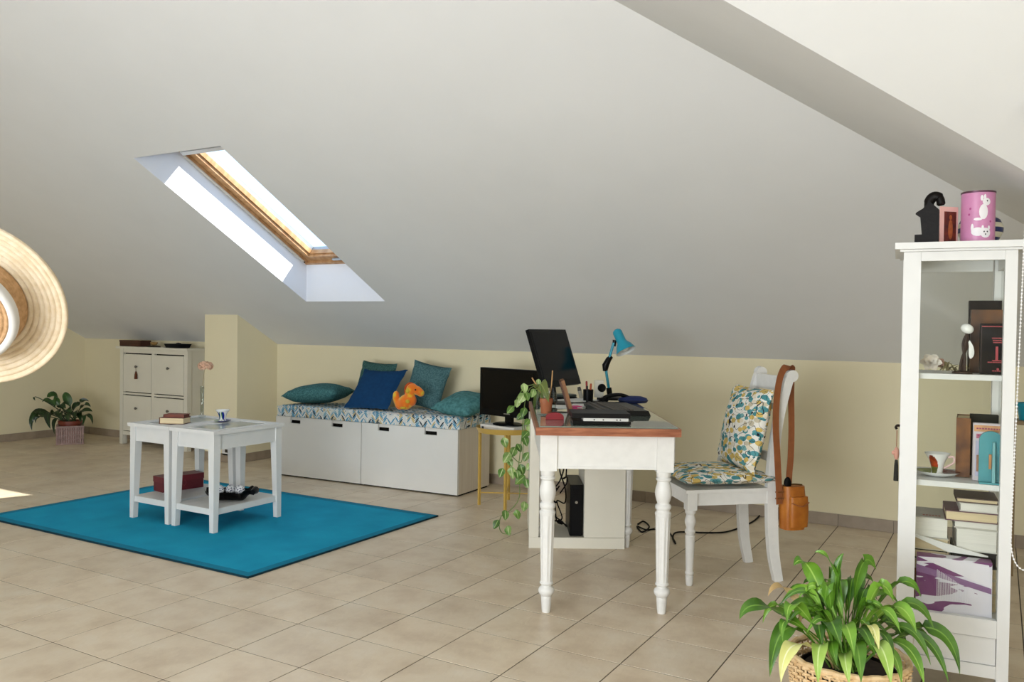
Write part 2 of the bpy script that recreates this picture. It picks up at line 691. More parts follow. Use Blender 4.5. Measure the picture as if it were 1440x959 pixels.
def side_table(x, y, label):
    t = thing('side_table', label, 'table', T(x, y, 0.0095), 'pair of white side tables')
    z1 = TH_ - 0.0095
    # frame top
    a, o = 0.062, 0.012
    for q in ((-o, TW + o, -o, a), (-o, TW + o, TD - a, TD + o), (-o, a, a, TD - a), (TW - a, TW + o, a, TD - a)):
        bm = BM()
        box(bm, *q, z1 - 0.022, z1)
        obj('top_frame', bm, WHITE, t, bevel=0.004)
    bm = BM()
    box(bm, a - 0.004, TW - a + 0.004, a - 0.004, TD - a + 0.004, z1 - 0.012, z1 - 0.004)
    obj('glass_inset', bm, TGLASS, t)['label'] = 'grey glass panel in the table top'
    for q in ((0.01, TW - 0.01, 0.008, 0.024), (0.01, TW - 0.01, TD - 0.024, TD - 0.008), (0.008, 0.024, 0.01, TD - 0.01), (TW - 0.024, TW - 0.008, 0.01, TD - 0.01)):
        bm = BM()
        box(bm, *q, z1 - 0.115, z1 - 0.0225)
        obj('apron', bm, WHITE, t, bevel=0.002, seg=1)
    lw, lf = 0.05, 0.034
    for sx in (0, 1):
        for sy in (0, 1):
            bm = BM()
            X = lambda w_: (0, w_) if not sx else (TW - w_, TW)
            Y = lambda w_: (0, w_) if not sy else (TD - w_, TD)
            lv = [[bm.verts.new((x, y, z)) for x, y in ((X(q)[0], Y(q)[0]), (X(q)[1], Y(q)[0]), (X(q)[1], Y(q)[1]), (X(q)[0], Y(q)[1]))] for q, z in ((lf, 0), (lw, z1 - 0.115), (lw, z1 - 0.0225))]
            for r1, r2 in zip(lv, lv[1:]):
                for k in range(4):
                    bm.faces.new((r1[k], r1[(k + 1) % 4], r2[(k + 1) % 4], r2[k]))
            bm.faces.new(lv[0][::-1])
            bm.faces.new(lv[-1])
            obj('leg', bm, WHITE, t, smooth=False)
    zs = 0.14
    n = 4
    for q in range(n):
        x0 = 0.022 + q * (TW - 0.044) / n
        bm = BM()
        box(bm, x0, x0 + (TW - 0.044) / n - 0.0015, 0.02, TD - 0.02, zs - 0.012, zs)
        obj('shelf_board', bm, WHITE, t, bevel=0.0015, seg=1)
    for q in ((0.02, TW - 0.02, 0.01, 0.022), (0.02, TW - 0.02, TD - 0.022, TD - 0.01), (0.01, 0.022, 0.022, TD - 0.022), (TW - 0.022, TW - 0.01, 0.022, TD - 0.022)):
        bm = BM()
        box(bm, *q, zs - 0.037, zs - 0.0005)
        obj('shelf_rail', bm, WHITE, t, bevel=0.002, seg=1)
    return t


TX1, TY = -0.214, 1.152
TX2 = TX1 - TW - 0.028
side_table(TX1, TY, 'white side table with blue cup on top and black bowl on its shelf')
side_table(TX2, TY, 'white side table with old books on top and dark red box below')
ZT = TH_ + 0.001

# old books
OLDB = mat('worn_brown_leather', '#7a3d2c', 0.6, 0.25, 30)
OLDC = mat('dark_brown_leather', '#5c2a21', 0.6, 0.2, 30)
PAGES = mat('yellowed_pages', '#e2cfa8', 0.8, 0.15, 3, stretch=(1, 1, 90))
WPAGES = mat('white_pages', '#e9e6dd', 0.8, 0.1, 3, stretch=(1, 1, 90))


def book(name, label, w_, d_, h_, cover, pages, M, group=None, spine='left', cat='book', thick=0.003, curved=0.0):
    """a lying book: w (x) by d (y) by thickness h (z); spine on one side"""
    t = thing(name, label, cat, M, group)
    for z in (0, h_ - thick):
        bm = BM()
        box(bm, 0, w_, 0, d_, z, z + thick)
        obj('cover', bm, cover, t, bevel=thick * 0.3, seg=1)
    g = 0.004
    bm = BM()
    sp = {'left': (g * 0.6, w_ - g, g, d_ - g), 'right': (g, w_ - g * 0.6, g, d_ - g), 'back': (g, w_ - g, g, d_ - g * 0.6), 'front': (g, w_ - g, g * 0.6, d_ - g)}[spine]
    box(bm, *sp, thick, h_ - thick)
    obj('pages', bm, pages, t)
    q = {'left': (-thick * 0.6, thick * 0.4, 0, d_), 'right': (w_ - thick * 0.4, w_ + thick * 0.6, 0, d_), 'back': (0, w_, d_ - thick * 0.4, d_ + thick * 0.6), 'front': (0, w_, -thick * 0.6, thick * 0.4)}[spine]
    bm = BM()
    box(bm, *q, 0, h_)
    obj('spine', bm, cover, t, bevel=thick * 0.3, seg=1)
    return t


pb = on(224, 596, ZT)
a_ = 26
Mb = T(pb.x, pb.y, ZT) @ RZ(a_)
book('old_book', 'thick old brown book lying under a thinner one on the side table', 0.158, 0.105, 0.040, OLDC, PAGES, Mb, 'old books on the side table', 'left')
book('old_book', 'thin worn reddish-brown book lying on top of the thick one', 0.135, 0.085, 0.018, OLDB, OLDB, T(pb.x, pb.y, ZT + 0.041) @ RZ(a_) @ T(0.02, 0.015, 0), 'old books on the side table', 'left')

# cup and saucer
CUPW = mat('white_porcelain', '#f2f2ef', 0.15, 0.02, 10, coat=0.3)
COBALT = mat('cobalt_glaze', '#14208c', 0.15, 0.1, 10, coat=0.3)
PGREEN = mat('leaf_green_glaze', '#3d7d3a', 0.2, 0.3, 30)
pc = on(313, 593, ZT)
t = thing('saucer', 'cobalt blue and pale green saucer lying on the glass table top', 'saucer', T(pc.x, pc.y, ZT))
bm = BM()
lathe(bm, [(0.0, 0), (0.026, 0), (0.050, 0.007), (0.056, 0.011), (0.050, 0.0095), (0.027, 0.003), (0, 0.003)], 32)
o = obj('dish', bm, [COBALT, mat('pale_green_glaze', '#b9cdb6', 0.2, 0.1, 8)], t, angle=60)
for f in o.data.polygons:
    f.material_index = 1 if f.center.x + 0.3 * f.center.y < -0.002 else 0
t = thing('cup', 'small flared white cup with cobalt blue petals on a saucer', 'cup', T(pc.x, pc.y, ZT + 0.0035) @ RZ(20))
cprof = [(0.0, 0), (0.024, 0), (0.024, 0.004), (0.020, 0.010), (0.021, 0.03), (0.028, 0.052), (0.042, 0.07), (0.046, 0.074), (0.0425, 0.0735), (0.026, 0.052), (0.018, 0.03), (0.015, 0.008), (0.0, 0.006)]
bm = BM()
lathe(bm, cprof, 32)
obj('bowl', bm, CUPW, t, angle=60)


def crad(z):
    for (r1, z1), (r2, z2) in zip(cprof[3:8], cprof[4:8]):
        if z1 <= z <= z2:
            return r1 + (r2 - r1) * (z - z1) / (z2 - z1)
    return cprof[7][0]


for a0, wid, sl, mm in ((-130, 24, 0.25, COBALT), (-52, 18, -0.3, COBALT), (-104, 8, 0.3, PGREEN), (-72, 8, -0.1, PGREEN), (30, 14, 0.2, COBALT), (140, 14, 0.2, COBALT)):
    bm = BM()
    rows = []
    for k in range(9):
        z = 0.008 + 0.056 * k / 8
        s = math.sin(math.pi * (k + 0.3) / 8.8) ** 0.7 * wid
        c = a0 + sl * 60 * (k / 8 - 0.5) * (1 if a0 < 0 else 1)
        rows.append([bm.verts.new(((crad(z) + 0.0009) * math.cos(R(c + q * s)), (crad(z) + 0.0009) * math.sin(R(c + q * s)), z)) for q in (-1, 0, 1)])
    for r1, r2 in zip(rows, rows[1:]):
        for q in (0, 1):
            bm.faces.new((r1[q], r1[q + 1], r2[q + 1], r2[q]))
    obj('petal', bm, mm, t)

# vase with a dried flower
pv = on(284, 586, ZT)
t = thing('bud_vase', 'tall narrow clear glass vase at the rear of the side table', 'vase', T(pv.x, pv.y, ZT))
bm = BM()
lathe(bm, [(0.0, 0), (0.026, 0.0), (0.026, 0.006), (0.012, 0.016), (0.011, 0.03), (0.014, 0.21), (0.0125, 0.21), (0.0095, 0.035), (0.0, 0.03)], 20)
obj('glass_tube', bm, glass('vase_glass', (0.88, 0.91, 0.91), 2.2), t, angle=50)
t = thing('dried_flower', 'dried pale pink flower head standing in the narrow glass vase', 'flower', T(pv.x, pv.y, ZT + 0.036))
bm = BM()
tube(bm, spline([(0, 0, 0), (0.001, 0, 0.12), (0.012, 0.006, 0.27), (0.018, 0.009, 0.295)]), 0.0016, 6)
obj('stem', bm, mat('dry_stem', '#9b8a5c', 0.8), t)
PETAL = mat('dry_pink_petal', '#e6bb9f', 0.85, 0.3, 60)
rr = random.Random(3)
bm = BM()
for k in range(130):
    a, b_ = rr.uniform(0, 6.28), math.acos(rr.uniform(-0.75, 1))
    d = Vector((math.cos(a) * math.sin(b_) * 1.25, math.sin(a) * math.sin(b_) * 1.25, math.cos(b_) * 0.72))
    c = Vector((0.02, 0.01, 0.312)) + d * 0.038
    q = d.to_track_quat('Z', 'Y').to_matrix().to_4x4()
    for s in range(4):
        M4 = T(c) @ q @ RZ(90 * s + rr.uniform(0, 60))
        vs = [M4 @ Vector(p_) for p_ in ((0, 0, 0), (0.004, 0.004, 0.003), (0.010, 0, 0.004), (0.004, -0.004, 0.003))]
        bm.faces.new([bm.verts.new(v_) for v_ in vs])
o = obj('petal_cluster', bm, PETAL, t)
o['kind'] = 'stuff'
bm = BM()
ball(bm, (0.02, 0.01, 0.312), (0.03, 0.03, 0.017), 10)
obj('flower_head', bm, mat('dry_flower_core', '#dcb295', 0.9, 0.3, 50), t)

# dark red box
ZS = 0.0095 + 0.14 + 0.001
pr_, pr2_ = on(229, 693, ZS), on(286, 684.5, ZS)
t = thing('gift_box', 'dark red lidded box on the shelf of the side table', 'box', T(pr_.x, pr_.y, ZS) @ RZ(math.degrees(math.atan2(pr2_.y - pr_.y, pr2_.x - pr_.x))))
LB = (pr2_ - pr_).length
DRED = mat('dark_red_card', '#5e1020', 0.5, 0.15, 20)
bm = BM()
box(bm, 0, LB, 0, 0.12, 0, 0.06)
obj('box_body', bm, DRED, t, bevel=0.002)
bm = BM()
box(bm, -0.003, LB + 0.003, -0.003, 0.123, 0.0605, 0.098)
obj('box_lid', bm, mat('deep_red_card', '#6b1424', 0.45, 0.15, 20), t, bevel=0.003)
bm = BM()
tube(bm, spline([(0.12, -0.0035, 0.07), (0.13, -0.0045, 0.045), (0.145, -0.0045, 0.03), (0.16, -0.0045, 0.045), (0.15, -0.0035, 0.066)]), 0.0012, 5)
obj('cord', bm, mat('red_cord', '#8b3a42', 0.7), t)

# black bowl with three patterned balls
pw = on(323, 703, ZS)
t = thing('black_bowl', 'black leaf-shaped bowl with a curled end on the side table shelf', 'bowl', T(pw.x, pw.y + 0.0, ZS) @ RZ(32))
bm = BM()
nx, ny = 28, 12
g = []
for i in range(nx + 1):
    s = i / nx * 2 - 1
    row = []
    wd = 0.082 * max(0.0, 1 - abs(s) ** 3.2) ** 0.5 + 0.014
    for j in range(ny + 1):
        q = j / ny * 2 - 1
        x = s * 0.15
        z = 0.006 + 0.066 * abs(q) ** 2.2 * (1 - 0.5 * s * s) + 0.05 * max(0, abs(s) - 0.55) ** 1.3 * 2.4
        y = wd * q
        if s > 0.62:
            z += 0.02 * math.sin((s - 0.62) / 0.38 * math.pi) - 0.012 * (s - 0.62) / 0.38
        row.append(bm.verts.new((x, y, z)))
    g.append(row)
for i in range(nx):
    for j in range(ny):
        bm.faces.new((g[i][j], g[i + 1][j], g[i + 1][j + 1], g[i][j + 1]))
bmesh.ops.solidify(bm, geom=bm.faces[:], thickness=0.007)
mz = min(v_.co.z for v_ in bm.verts)
for v_ in bm.verts:
    v_.co.z -= mz
obj('bowl_shell', bm, mat('black_lacquer', '#0c0b0c', 0.3, 0.2, 20), t, angle=60)
bm = BM()
tube(bm, [(0.155, -0.045, 0.058), (0.160, 0.0, 0.064), (0.155, 0.045, 0.058)], [0.016, 0.024, 0.016], 12)
obj('curled_end', bm, MATS['black_lacquer'], t, angle=60)
m, nt, p = nodes_of('blue_white_pattern')
L = nt.links
tc = N(nt, 'ShaderNodeTexCoord')
vo = N(nt, 'ShaderNodeTexVoronoi', Scale=130.0)
L.new(tc.outputs['Object'], vo.inputs['Vector'])
rp = ramp(nt, [(0.0, lin('#1a2348')), (0.36, lin('#2b3460')), (0.42, lin('#dcdfe6')), (1, lin('#e8eaec'))])
L.new(vo.outputs['Distance'], rp.inputs[0])
L.new(rp.outputs[0], p.inputs['Base Color'])
p.inputs['Roughness'].default_value = 0.2
DELFT = m
for k, (dx, dy, nm) in enumerate(((-0.065, -0.004, 'leftmost'), (0.004, 0.008, 'middle'), (0.062, -0.002, 'rightmost'))):
    cc = Matrix(t.matrix_world) @ Vector((dx, dy, 0.064))
    bm = BM()
    ball(bm, (0, 0, 0), 0.032, 18)
    o = obj('patterned_ball', bm, DELFT, angle=80)
    o.location = cc
    tag(o, nm + ' of the three blue and white patterned balls in the black bowl', 'ball', 'patterned balls in the bowl')

# ================================================================== shoe cabinet
CX0, CX1, CYF, CH = -3.695, -2.655, 3.225, 1.008
t = thing('shoe_cabinet', 'white four-door shoe cabinet against the back wall of the alcove', 'cabinet', T(CX0, CYF, 0))
CW, CD = CX1 - CX0, 0.26
bm = BM()
box(bm, -0.03, CW + 0.03, -0.03, CD, CH - 0.022, CH)
obj('top', bm, CREAM, t, bevel=0.006)
for x0 in (0, CW - 0.05):
    bm = BM()
    box(bm, x0, x0 + 0.05, 0, 0.05, 0, CH - 0.0225)
    obj('front_post', bm, CREAM, t, bevel=0.003)
    bm = BM()
    box(bm, x0 + 0.008, x0 + 0.042, 0.0505, CD, 0.10, CH - 0.0225)
    obj('side_panel', bm, CREAM, t, bevel=0.002)
    bm = BM()
    box(bm, x0, x0 + 0.05, CD - 0.05, CD - 0.001, 0, 0.0995)
    obj('rear_leg', bm, CREAM, t, bevel=0.003)
DARK = mat('dark_gap', '#1c1a16', 0.9, 0.1, 10)  # near-black: painted shade inside recesses, also plinth and ports
bm = BM()
box(bm, 0.05, CW - 0.05, 0.03, 0.035, 0.10, CH - 0.03)
obj('gap_shade', bm, DARK, t)  # dark sheet close behind the doors paints the shade in their gaps
for z0, z1 in ((CH - 0.065, CH - 0.023), (0.095, 0.135)):
    bm = BM()
    box(bm, 0.0505, CW - 0.0505, 0.004, 0.03, z0, z1)
    obj('rail', bm, CREAM, t, bevel=0.002)
bm = BM()
box(bm, 0.0505, CW - 0.0505, 0.006, 0.03, 0.515, 0.535)
obj('rail', bm, CREAM, t, bevel=0.002)
xm = CW / 2
bm = BM()
box(bm, xm - 0.022, xm + 0.022, 0.004, 0.03, 0.1355, CH - 0.0655)
obj('centre_stile', bm, CREAM, t, bevel=0.002)
KNOB = mat('pewter_knob', '#7d7a74', 0.35, 0.15, 40, metal=0.9)
for z0, z1 in ((0.545, CH - 0.078), (0.142, 0.505)):
    for x0, x1 in ((0.056, xm - 0.026), (xm + 0.026, CW - 0.056)):
        bm = BM()
        box(bm, x0, x1, 0.0, 0.024, z0, z1)
        d = obj('door', bm, CREAM, t, bevel=0.002)
        bm = BM()
        xx, zz = (x0 + x1) / 2, z1 - 0.125
        lathe(bm, [(0.0, 0), (0.007, 0), (0.006, 0.008), (0.013, 0.014), (0.014, 0.02), (0.009, 0.026), (0, 0.027)], 14, T(xx, 0, zz) @ RX(90))
        obj('knob', bm, KNOB, d, angle=60)
        if z0 > 0.5 and x0 < 0.1:
            tk = thing('tassel', 'brown tassel hanging from the upper left knob of the shoe cabinet', 'tassel', T(CX0 + xx + 0.004, CYF - 0.016, zz - 0.125))
            bm = BM()
            lathe(bm, [(0.0, 0), (0.016, 0.0), (0.013, 0.05), (0.008, 0.062), (0.009, 0.07), (0.003, 0.08), (0, 0.08)], 12)
            obj('fringe', bm, mat('brown_tassel', '#6d3b22', 0.9, 0.3, 60), tk)
            bm = BM()
            tube(bm, [(0, 0, 0.078), (-0.003, 0.001, 0.1), (-0.004, 0.002, 0.128)], 0.002, 6)
            obj('loop', bm, mat('brown_cord', '#5b3422', 0.9), tk)

zt = CH + 0.001
def ctop(u, v):
    q = onplane(u, v, (0, CYF + 0.06, 0), Vector((0, 1, 0)))
    return q.x
xa, xb = ctop(172, 480), ctop(201, 480)
t = thing('wooden_box', 'dark reddish wooden box at the left end of the shoe cabinet', 'box', T(xa, CYF + 0.03, zt))
bm = BM()
box(bm, 0, xb - xa, 0, 0.12, 0, 0.045)
obj('box_body', bm, mat('dark_mahogany', '#4a2416', 0.5, 0.3, 8, stretch=(1, 6, 6)), t, bevel=0.002)
bm = BM()
box(bm, -0.003, xb - xa + 0.003, -0.003, 0.123, 0.0455, 0.062)
obj('box_lid', bm, MATS['dark_mahogany'], t, bevel=0.003)
xa = ctop(213, 480)
t = thing('shell_ornament', 'small pale carved shell on a dark stand between the two boxes', 'ornament', T(xa, CYF + 0.09, zt))
bm = BM()
lathe(bm, [(0, 0), (0.085, 0), (0.08, 0.01), (0.04, 0.014), (0, 0.014)], 18, Matrix.Diagonal((1, 0.6, 1, 1)))
obj('stand', bm, mat('dark_brown_wood', '#33251a', 0.6), t)
bm = BM()
lathe(bm, [(0, 0.0), (0.028, 0.004), (0.045, 0.018), (0.05, 0.034), (0.043, 0.033), (0.03, 0.016), (0, 0.01)], 18, T(0, 0, 0.0145) @ Matrix.Diagonal((1, 0.6, 1, 1)))
obj('shell', bm, mat('tan_shell', '#b58f56', 0.5, 0.4, 40), t, angle=60)
xa, xb = ctop(235, 481), ctop(258, 481)
t = thing('dark_tray', 'flat black dish at the right end of the shoe cabinet', 'tray', T(xa, CYF + 0.02, zt))
bm = BM()
w_ = xb - xa
frustum(bm, (0.015, w_ - 0.015, 0.015, 0.125, 0), (0, w_, 0, 0.14, 0.04))
obj('dish', bm, mat('black_dish', '#131418', 0.4, 0.2, 20), t, bevel=0.003)
bm = BM()
lathe(bm, [(0.0, 0), (0.03, 0.0), (0.02, 0.008), (0, 0.011)], 12, T(w_ * 0.55, 0.07, 0.0405))
obj('lid_knob', bm, MATS['black_dish'], t)

# ================================================================== storage bench
Bm = T(-1.027, 2.805, 0) @ RZ(2.7)
BL, BD, BH = 1.775, 0.485, 0.497
m, nt, p = nodes_of('pale_oak_foil')
L = nt.links
tc = N(nt, 'ShaderNodeTexCoord')
mp = N(nt, 'ShaderNodeMapping')
mp.inputs['Scale'].default_value = (3, 28, 1.2)
L.new(tc.outputs['Object'], mp.inputs[0])
nz = N(nt, 'ShaderNodeTexNoise', Scale=2.0, Detail=4.0)
L.new(mp.outputs[0], nz.inputs['Vector'])
rp = ramp(nt, [(0.3, lin('#d6cab8')), (0.7, lin('#e0d6c6'))])
L.new(nz.outputs['Fac'], rp.inputs[0])
L.new(rp.outputs[0], p.inputs['Base Color'])
p.inputs['Roughness'].default_value = 0.5
OAKW = m
LAM = mat('white_laminate', '#e4e2dd', 0.35, 0.02, 6)
hw = BL / 2
for k, lab in enumerate(('white storage bench unit with one wide drawer beside the yellow pier', 'white storage bench unit with one wide drawer beside the gold tray table')):
    t = thing('storage_bench', lab, 'bench', Bm @ T(k * hw, 0, 0), 'white storage benches under the cushion')
    W_ = hw - 0.006
    for x0 in (0.001, W_ - 0.017):
        bm = BM()
        box(bm, x0, x0 + 0.018, 0.0195, BD, 0.012, BH)
        obj('side_panel', bm, OAKW, t, bevel=0.001, seg=1)
    bm = BM()
    box(bm, 0.0195, W_ - 0.0175, 0.03, BD, BH - 0.02, BH - 0.001)
    obj('top_panel', bm, OAKW, t)
    bm = BM()
    box(bm, 0.0195, W_ - 0.0175, BD - 0.012, BD, 0.02, BH - 0.021)
    obj('back_panel', bm, OAKW, t)
    bm = BM()
    box(bm, 0.004, W_ - 0.004, 0.03, BD - 0.02, 0.0, 0.0115)
    obj('plinth', bm, DARK, t)
    bm = BM()
    box(bm, 0.02, W_ - 0.018, 0.06, 0.065, 0.02, BH - 0.022)
    obj('notch_shade', bm, DARK, t)  # dark sheet standing in for the shade behind the notches
    # drawer front with two finger notches cut into its top edge
    zf0, zf1, nd = 0.012, BH - 0.002, 0.052
    n1, n2_ = (0.157, 0.262), (0.588, 0.698)
    nb = 0.026
    bm = BM()
    box(bm, 0, W_, 0, 0.018, zf0, zf1 - nd)
    for a0, a1 in ((0, n1[0]), (n1[1], n2_[0]), (n2_[1], W_)):
        box(bm, a0, a1, 0, 0.018, zf1 - nd, zf1)
    d = obj('drawer_front', bm, LAM, t, smooth=False)
    for a0, a1 in (n1, n2_):
        bm = BM()
        box(bm, a0 - 0.01, a1 + 0.01, 0.0185, 0.022, zf1 - nb, zf1)
        obj('notch_lip', bm, LAM, d)


def bench_fabric(name, scale, ang, blue, c2, c3, dark):
    """printed herringbone-like strokes on white cotton"""
    m, nt, p = nodes_of(name)
    L = nt.links
    tc = N(nt, 'ShaderNodeTexCoord')
    sep = N(nt, 'ShaderNodeSeparateXYZ')
    L.new(tc.outputs['Object'], sep.inputs[0])
    def mth(op, a, b=None, c=None):
        n = N(nt, 'ShaderNodeMath', operation=op)
        for i, q in enumerate((a, b, c)):
            if q is None:
                continue
            if isinstance(q, (int, float)):
                n.inputs[i].default_value = q
            else:
                L.new(q, n.inputs[i])
        return n.outputs[0]
    # unfold x, and y+z so the print runs over the edge of the cushion
    U = mth('MULTIPLY', mth('ADD', sep.outputs[0], mth('MULTIPLY', sep.outputs[1], 0.8)), scale)
    V = mth('MULTIPLY', mth('ADD', sep.outputs[1], mth('MULTIPLY', sep.outputs[2], -1)), scale)
    col = mth('FLOOR', U)
    fx = mth('FRACT', U)
    sgn = mth('SUBTRACT', mth('MULTIPLY', mth('MODULO', mth('ABSOLUTE', col), 2), 2), 1)
    vv = mth('ADD', V, mth('MULTIPLY', mth('MULTIPLY', fx, sgn), 1.1))
    row = mth('FLOOR', mth('MULTIPLY', vv, 2.1))
    fy = mth('FRACT', mth('MULTIPLY', vv, 2.1))
    cb = N(nt, 'ShaderNodeCombineXYZ')
    L.new(col, cb.inputs[0])
    L.new(row, cb.inputs[1])
    wn = N(nt, 'ShaderNodeTexWhiteNoise', noise_dimensions='2D')
    L.new(cb.outputs[0], wn.inputs['Vector'])
    rp = ramp(nt, [(0, lin('#dcdcd6')), (0.22, lin(blue)), (0.48, lin(c2)), (0.62, lin('#d0d3d0')), (0.78, lin(c3)), (0.90, lin(dark))], 'CONSTANT')
    L.new(wn.outputs['Value'], rp.inputs[0])
    # stroke shape: an ellipse inside the cell
    ex = mth('POWER', mth('ABSOLUTE', mth('SUBTRACT', mth('MULTIPLY', fx, 2), 1)), 2)
    ey = mth('POWER', mth('ABSOLUTE', mth('SUBTRACT', mth('MULTIPLY', fy, 2), 1)), 2)
    inside = mth('LESS_THAN', mth('ADD', ex, mth('MULTIPLY', ey, 1.15)), 1.1)
    mx = N(nt, 'ShaderNodeMix', data_type='RGBA')
    L.new(inside, mx.inputs[0])
    mx.inputs[6].default_value = lin('#e9e7e0')
    L.new(rp.outputs[0], mx.inputs[7])
    L.new(mx.outputs[2], p.inputs['Base Color'])
    p.inputs['Roughness'].default_value = 0.9
    p.inputs['Specular IOR Level'].default_value = 0.2
    return m


BFAB = bench_fabric('blue_stroke_print', 27.0, 45, '#5793b3', '#86aebf', '#c6b482', '#2c3f4a')
t = thing('bench_cushion', 'long flat cushion with blue and ochre stroke print on the storage benches', 'cushion', Bm @ T(0.015, 0.004, BH + 0.001))
bm = BM()
nx, ny = 70, 20
CL, CDp, CT = BL - 0.01, BD - 0.01, 0.088
def cz(x, y):
    e = min(x, CL - x, y, CDp - y)
    return CT + 0.004 * math.sin(x * 9) * math.sin(y * 11) - 0.012 * max(0, 1 - e / 0.03) ** 2
top = [[bm.verts.new((CL * i / nx, CDp * j / ny, cz(CL * i / nx, CDp * j / ny))) for j in range(ny + 1)] for i in range(nx + 1)]
bot = [[bm.verts.new((CL * i / nx, CDp * j / ny, 0)) for j in (0, ny)] for i in range(nx + 1)]
for i in range(nx):
    for j in range(ny):
        bm.faces.new((top[i][j], top[i + 1][j], top[i + 1][j + 1], top[i][j + 1]))
    bm.faces.new((bot[i][0], bot[i + 1][0], top[i + 1][0], top[i][0]))
    bm.faces.new((top[i][ny], top[i + 1][ny], bot[i + 1][1], bot[i][1]))
    bm.faces.new((bot[i][0], bot[i][1], bot[i + 1][1], bot[i + 1][0]))
bm.faces.new([bot[0][1], bot[0][0]] + top[0])
bm.faces.new([bot[nx][0], bot[nx][1]] + top[nx][::-1])
obj('foam_block', bm, BFAB, t, angle=50)
for z in (0.003, CT - 0.012):
    bm = BM()
    tube(bm, [(0, 0, z), (CL, 0, z), (CL, CDp, z), (0, CDp, z)], 0.0045, 8, closed=True)
    obj('piping', bm, BFAB, t)


def pillow_bm(w_, h_, th, n=16, pinch=0.07, sag=0.0, seed=0):
    bm = BM()
    rr = random.Random(seed)
    ph = [rr.uniform(0, 6) for _ in range(4)]
    def pt(i, j, s):
        x, y = i / n * 2 - 1, j / n * 2 - 1
        k = max(0.0, (1 - x * x) * (1 - y * y))
        z = s * th / 2 * k ** 0.42 * (1 + 0.07 * math.sin(3 * x + ph[0]) * math.cos(3.4 * y + ph[1]))
        px = x * (1 - pinch * (1 - y * y)) * w_ / 2
        py = y * (1 - pinch * (1 - x * x)) * h_ / 2
        wr = 0.006 * math.sin(14 * (x * y) + ph[2]) * (abs(x * y) ** 1.2)
        return (px, py, z + wr + sag * (x * x - 0.4))
    G = {}
    for s in (1, -1):
        for i in range(n + 1):
            for j in range(n + 1):
                edge = i in (0, n) or j in (0, n)
                if edge and s == -1:
                    G[s, i, j] = G[1, i, j]
                else:
                    G[s, i, j] = bm.verts.new(pt(i, j, s))
    for s in (1, -1):
        for i in range(n):
            for j in range(n):
                q = [G[s, i, j], G[s, i + 1, j], G[s, i + 1, j + 1], G[s, i, j + 1]]
                bm.faces.new(q if s == 1 else q[::-1])
    return bm


TEALF = mat('teal_melange_fabric', '#4f7f80', 0.95, 0.3, 90, bump=0.3, bscale=400, spec=0.15, hex2='#33595a')
DTEAL = mat('dark_teal_melange_fabric', '#456a66', 0.95, 0.3, 90, bump=0.3, bscale=400, spec=0.15, hex2='#2c4a47')
VTEAL = mat('teal_velvet_fabric', '#588e8f', 0.85, 0.25, 40, bump=0.2, bscale=200, spec=0.2, hex2='#3f6e70')
BLUEF = mat('royal_blue_fabric', '#153f68', 0.9, 0.2, 30, bump=0.15, bscale=300, spec=0.15)
ZC = BH + 0.001 + CT


def bp(u, v, d):
    """bench-local point where the pixel's ray meets the vertical plane y = d"""
    q = Bm @ Vector((0, d, 0))
    n = (Bm.to_3x3() @ Vector((0, 1, 0)))
    return Bm.inverted() @ onplane(u, v, q, n)


def pillow(label, w_, h_, th, m, M, seed, **k):
    o = obj('throw_pillow', pillow_bm(w_, h_, th, seed=seed, **k), m, angle=80)
    o.matrix_world = M
    tag(o, label, 'pillow', 'throw pillows on the bench')
    return o


a = bp(438, 556, 0.22)
pillow('teal pillow lying flat at the left end of the bench', 0.50, 0.38, 0.165, TEALF, Bm @ T(0.255, 0.235, ZC + 0.092) @ RZ(12) @ RY(-4), 1)
a = bp(528, 545, 0.38)
pillow('dark teal pillow leaning on the wall behind the blue pillow', 0.37, 0.37, 0.12, DTEAL, Bm @ T(a.x - 0.01, 0.385, ZC + 0.192) @ RZ(-2) @ RX(72) @ RZ(-3), 2)
a = bp(535, 550, 0.27)
pillow('royal blue pillow in front, slumped and tilted against the dark teal one', 0.43, 0.42, 0.10, BLUEF, Bm @ T(a.x - 0.005, 0.220, ZC + 0.158) @ RX(46) @ RZ(2), 3, sag=0.01)
a = bp(598, 544, 0.36)
pillow('teal grey pillow leaning tilted on the wall behind the orange toy', 0.37, 0.37, 0.12, mat('teal_grey_fabric', '#587c80', 0.95, 0.3, 90, bump=0.3, bscale=400, spec=0.15, hex2='#3c5c60'), Bm @ T(a.x, 0.38, ZC + 0.195) @ RX(74) @ RZ(-9), 4)
a = bp(645, 566, 0.20)
pillow('teal velvet pillow slumped at the right end of the bench', 0.40, 0.36, 0.15, VTEAL, Bm @ T(a.x + 0.035, 0.23, ZC + 0.084) @ RZ(-14) @ RX(16) @ RY(3), 5)

# orange plush toy: one continuous body
def skin_body(name, verts, edges, radii, m, parent, levels=2, root=0):
    me = bpy.data.meshes.new(name)
    me.from_pydata([tuple(v_) for v_ in verts], edges, [])
    o = bpy.data.objects.new(name, me)
    COL.objects.link(o)
    md = o.modifiers.new('skin', 'SKIN')
    md.use_smooth_shade = True
    for i, r_ in enumerate(radii):
        me.skin_vertices[0].data[i].radius = (r_, r_) if not isinstance(r_, tuple) else r_
    me.skin_vertices[0].data[root].use_root = True
    s = o.modifiers.new('sub', 'SUBSURF')
    s.levels = s.render_levels = levels
    me.materials.append(m)
    o.parent = parent
    return o


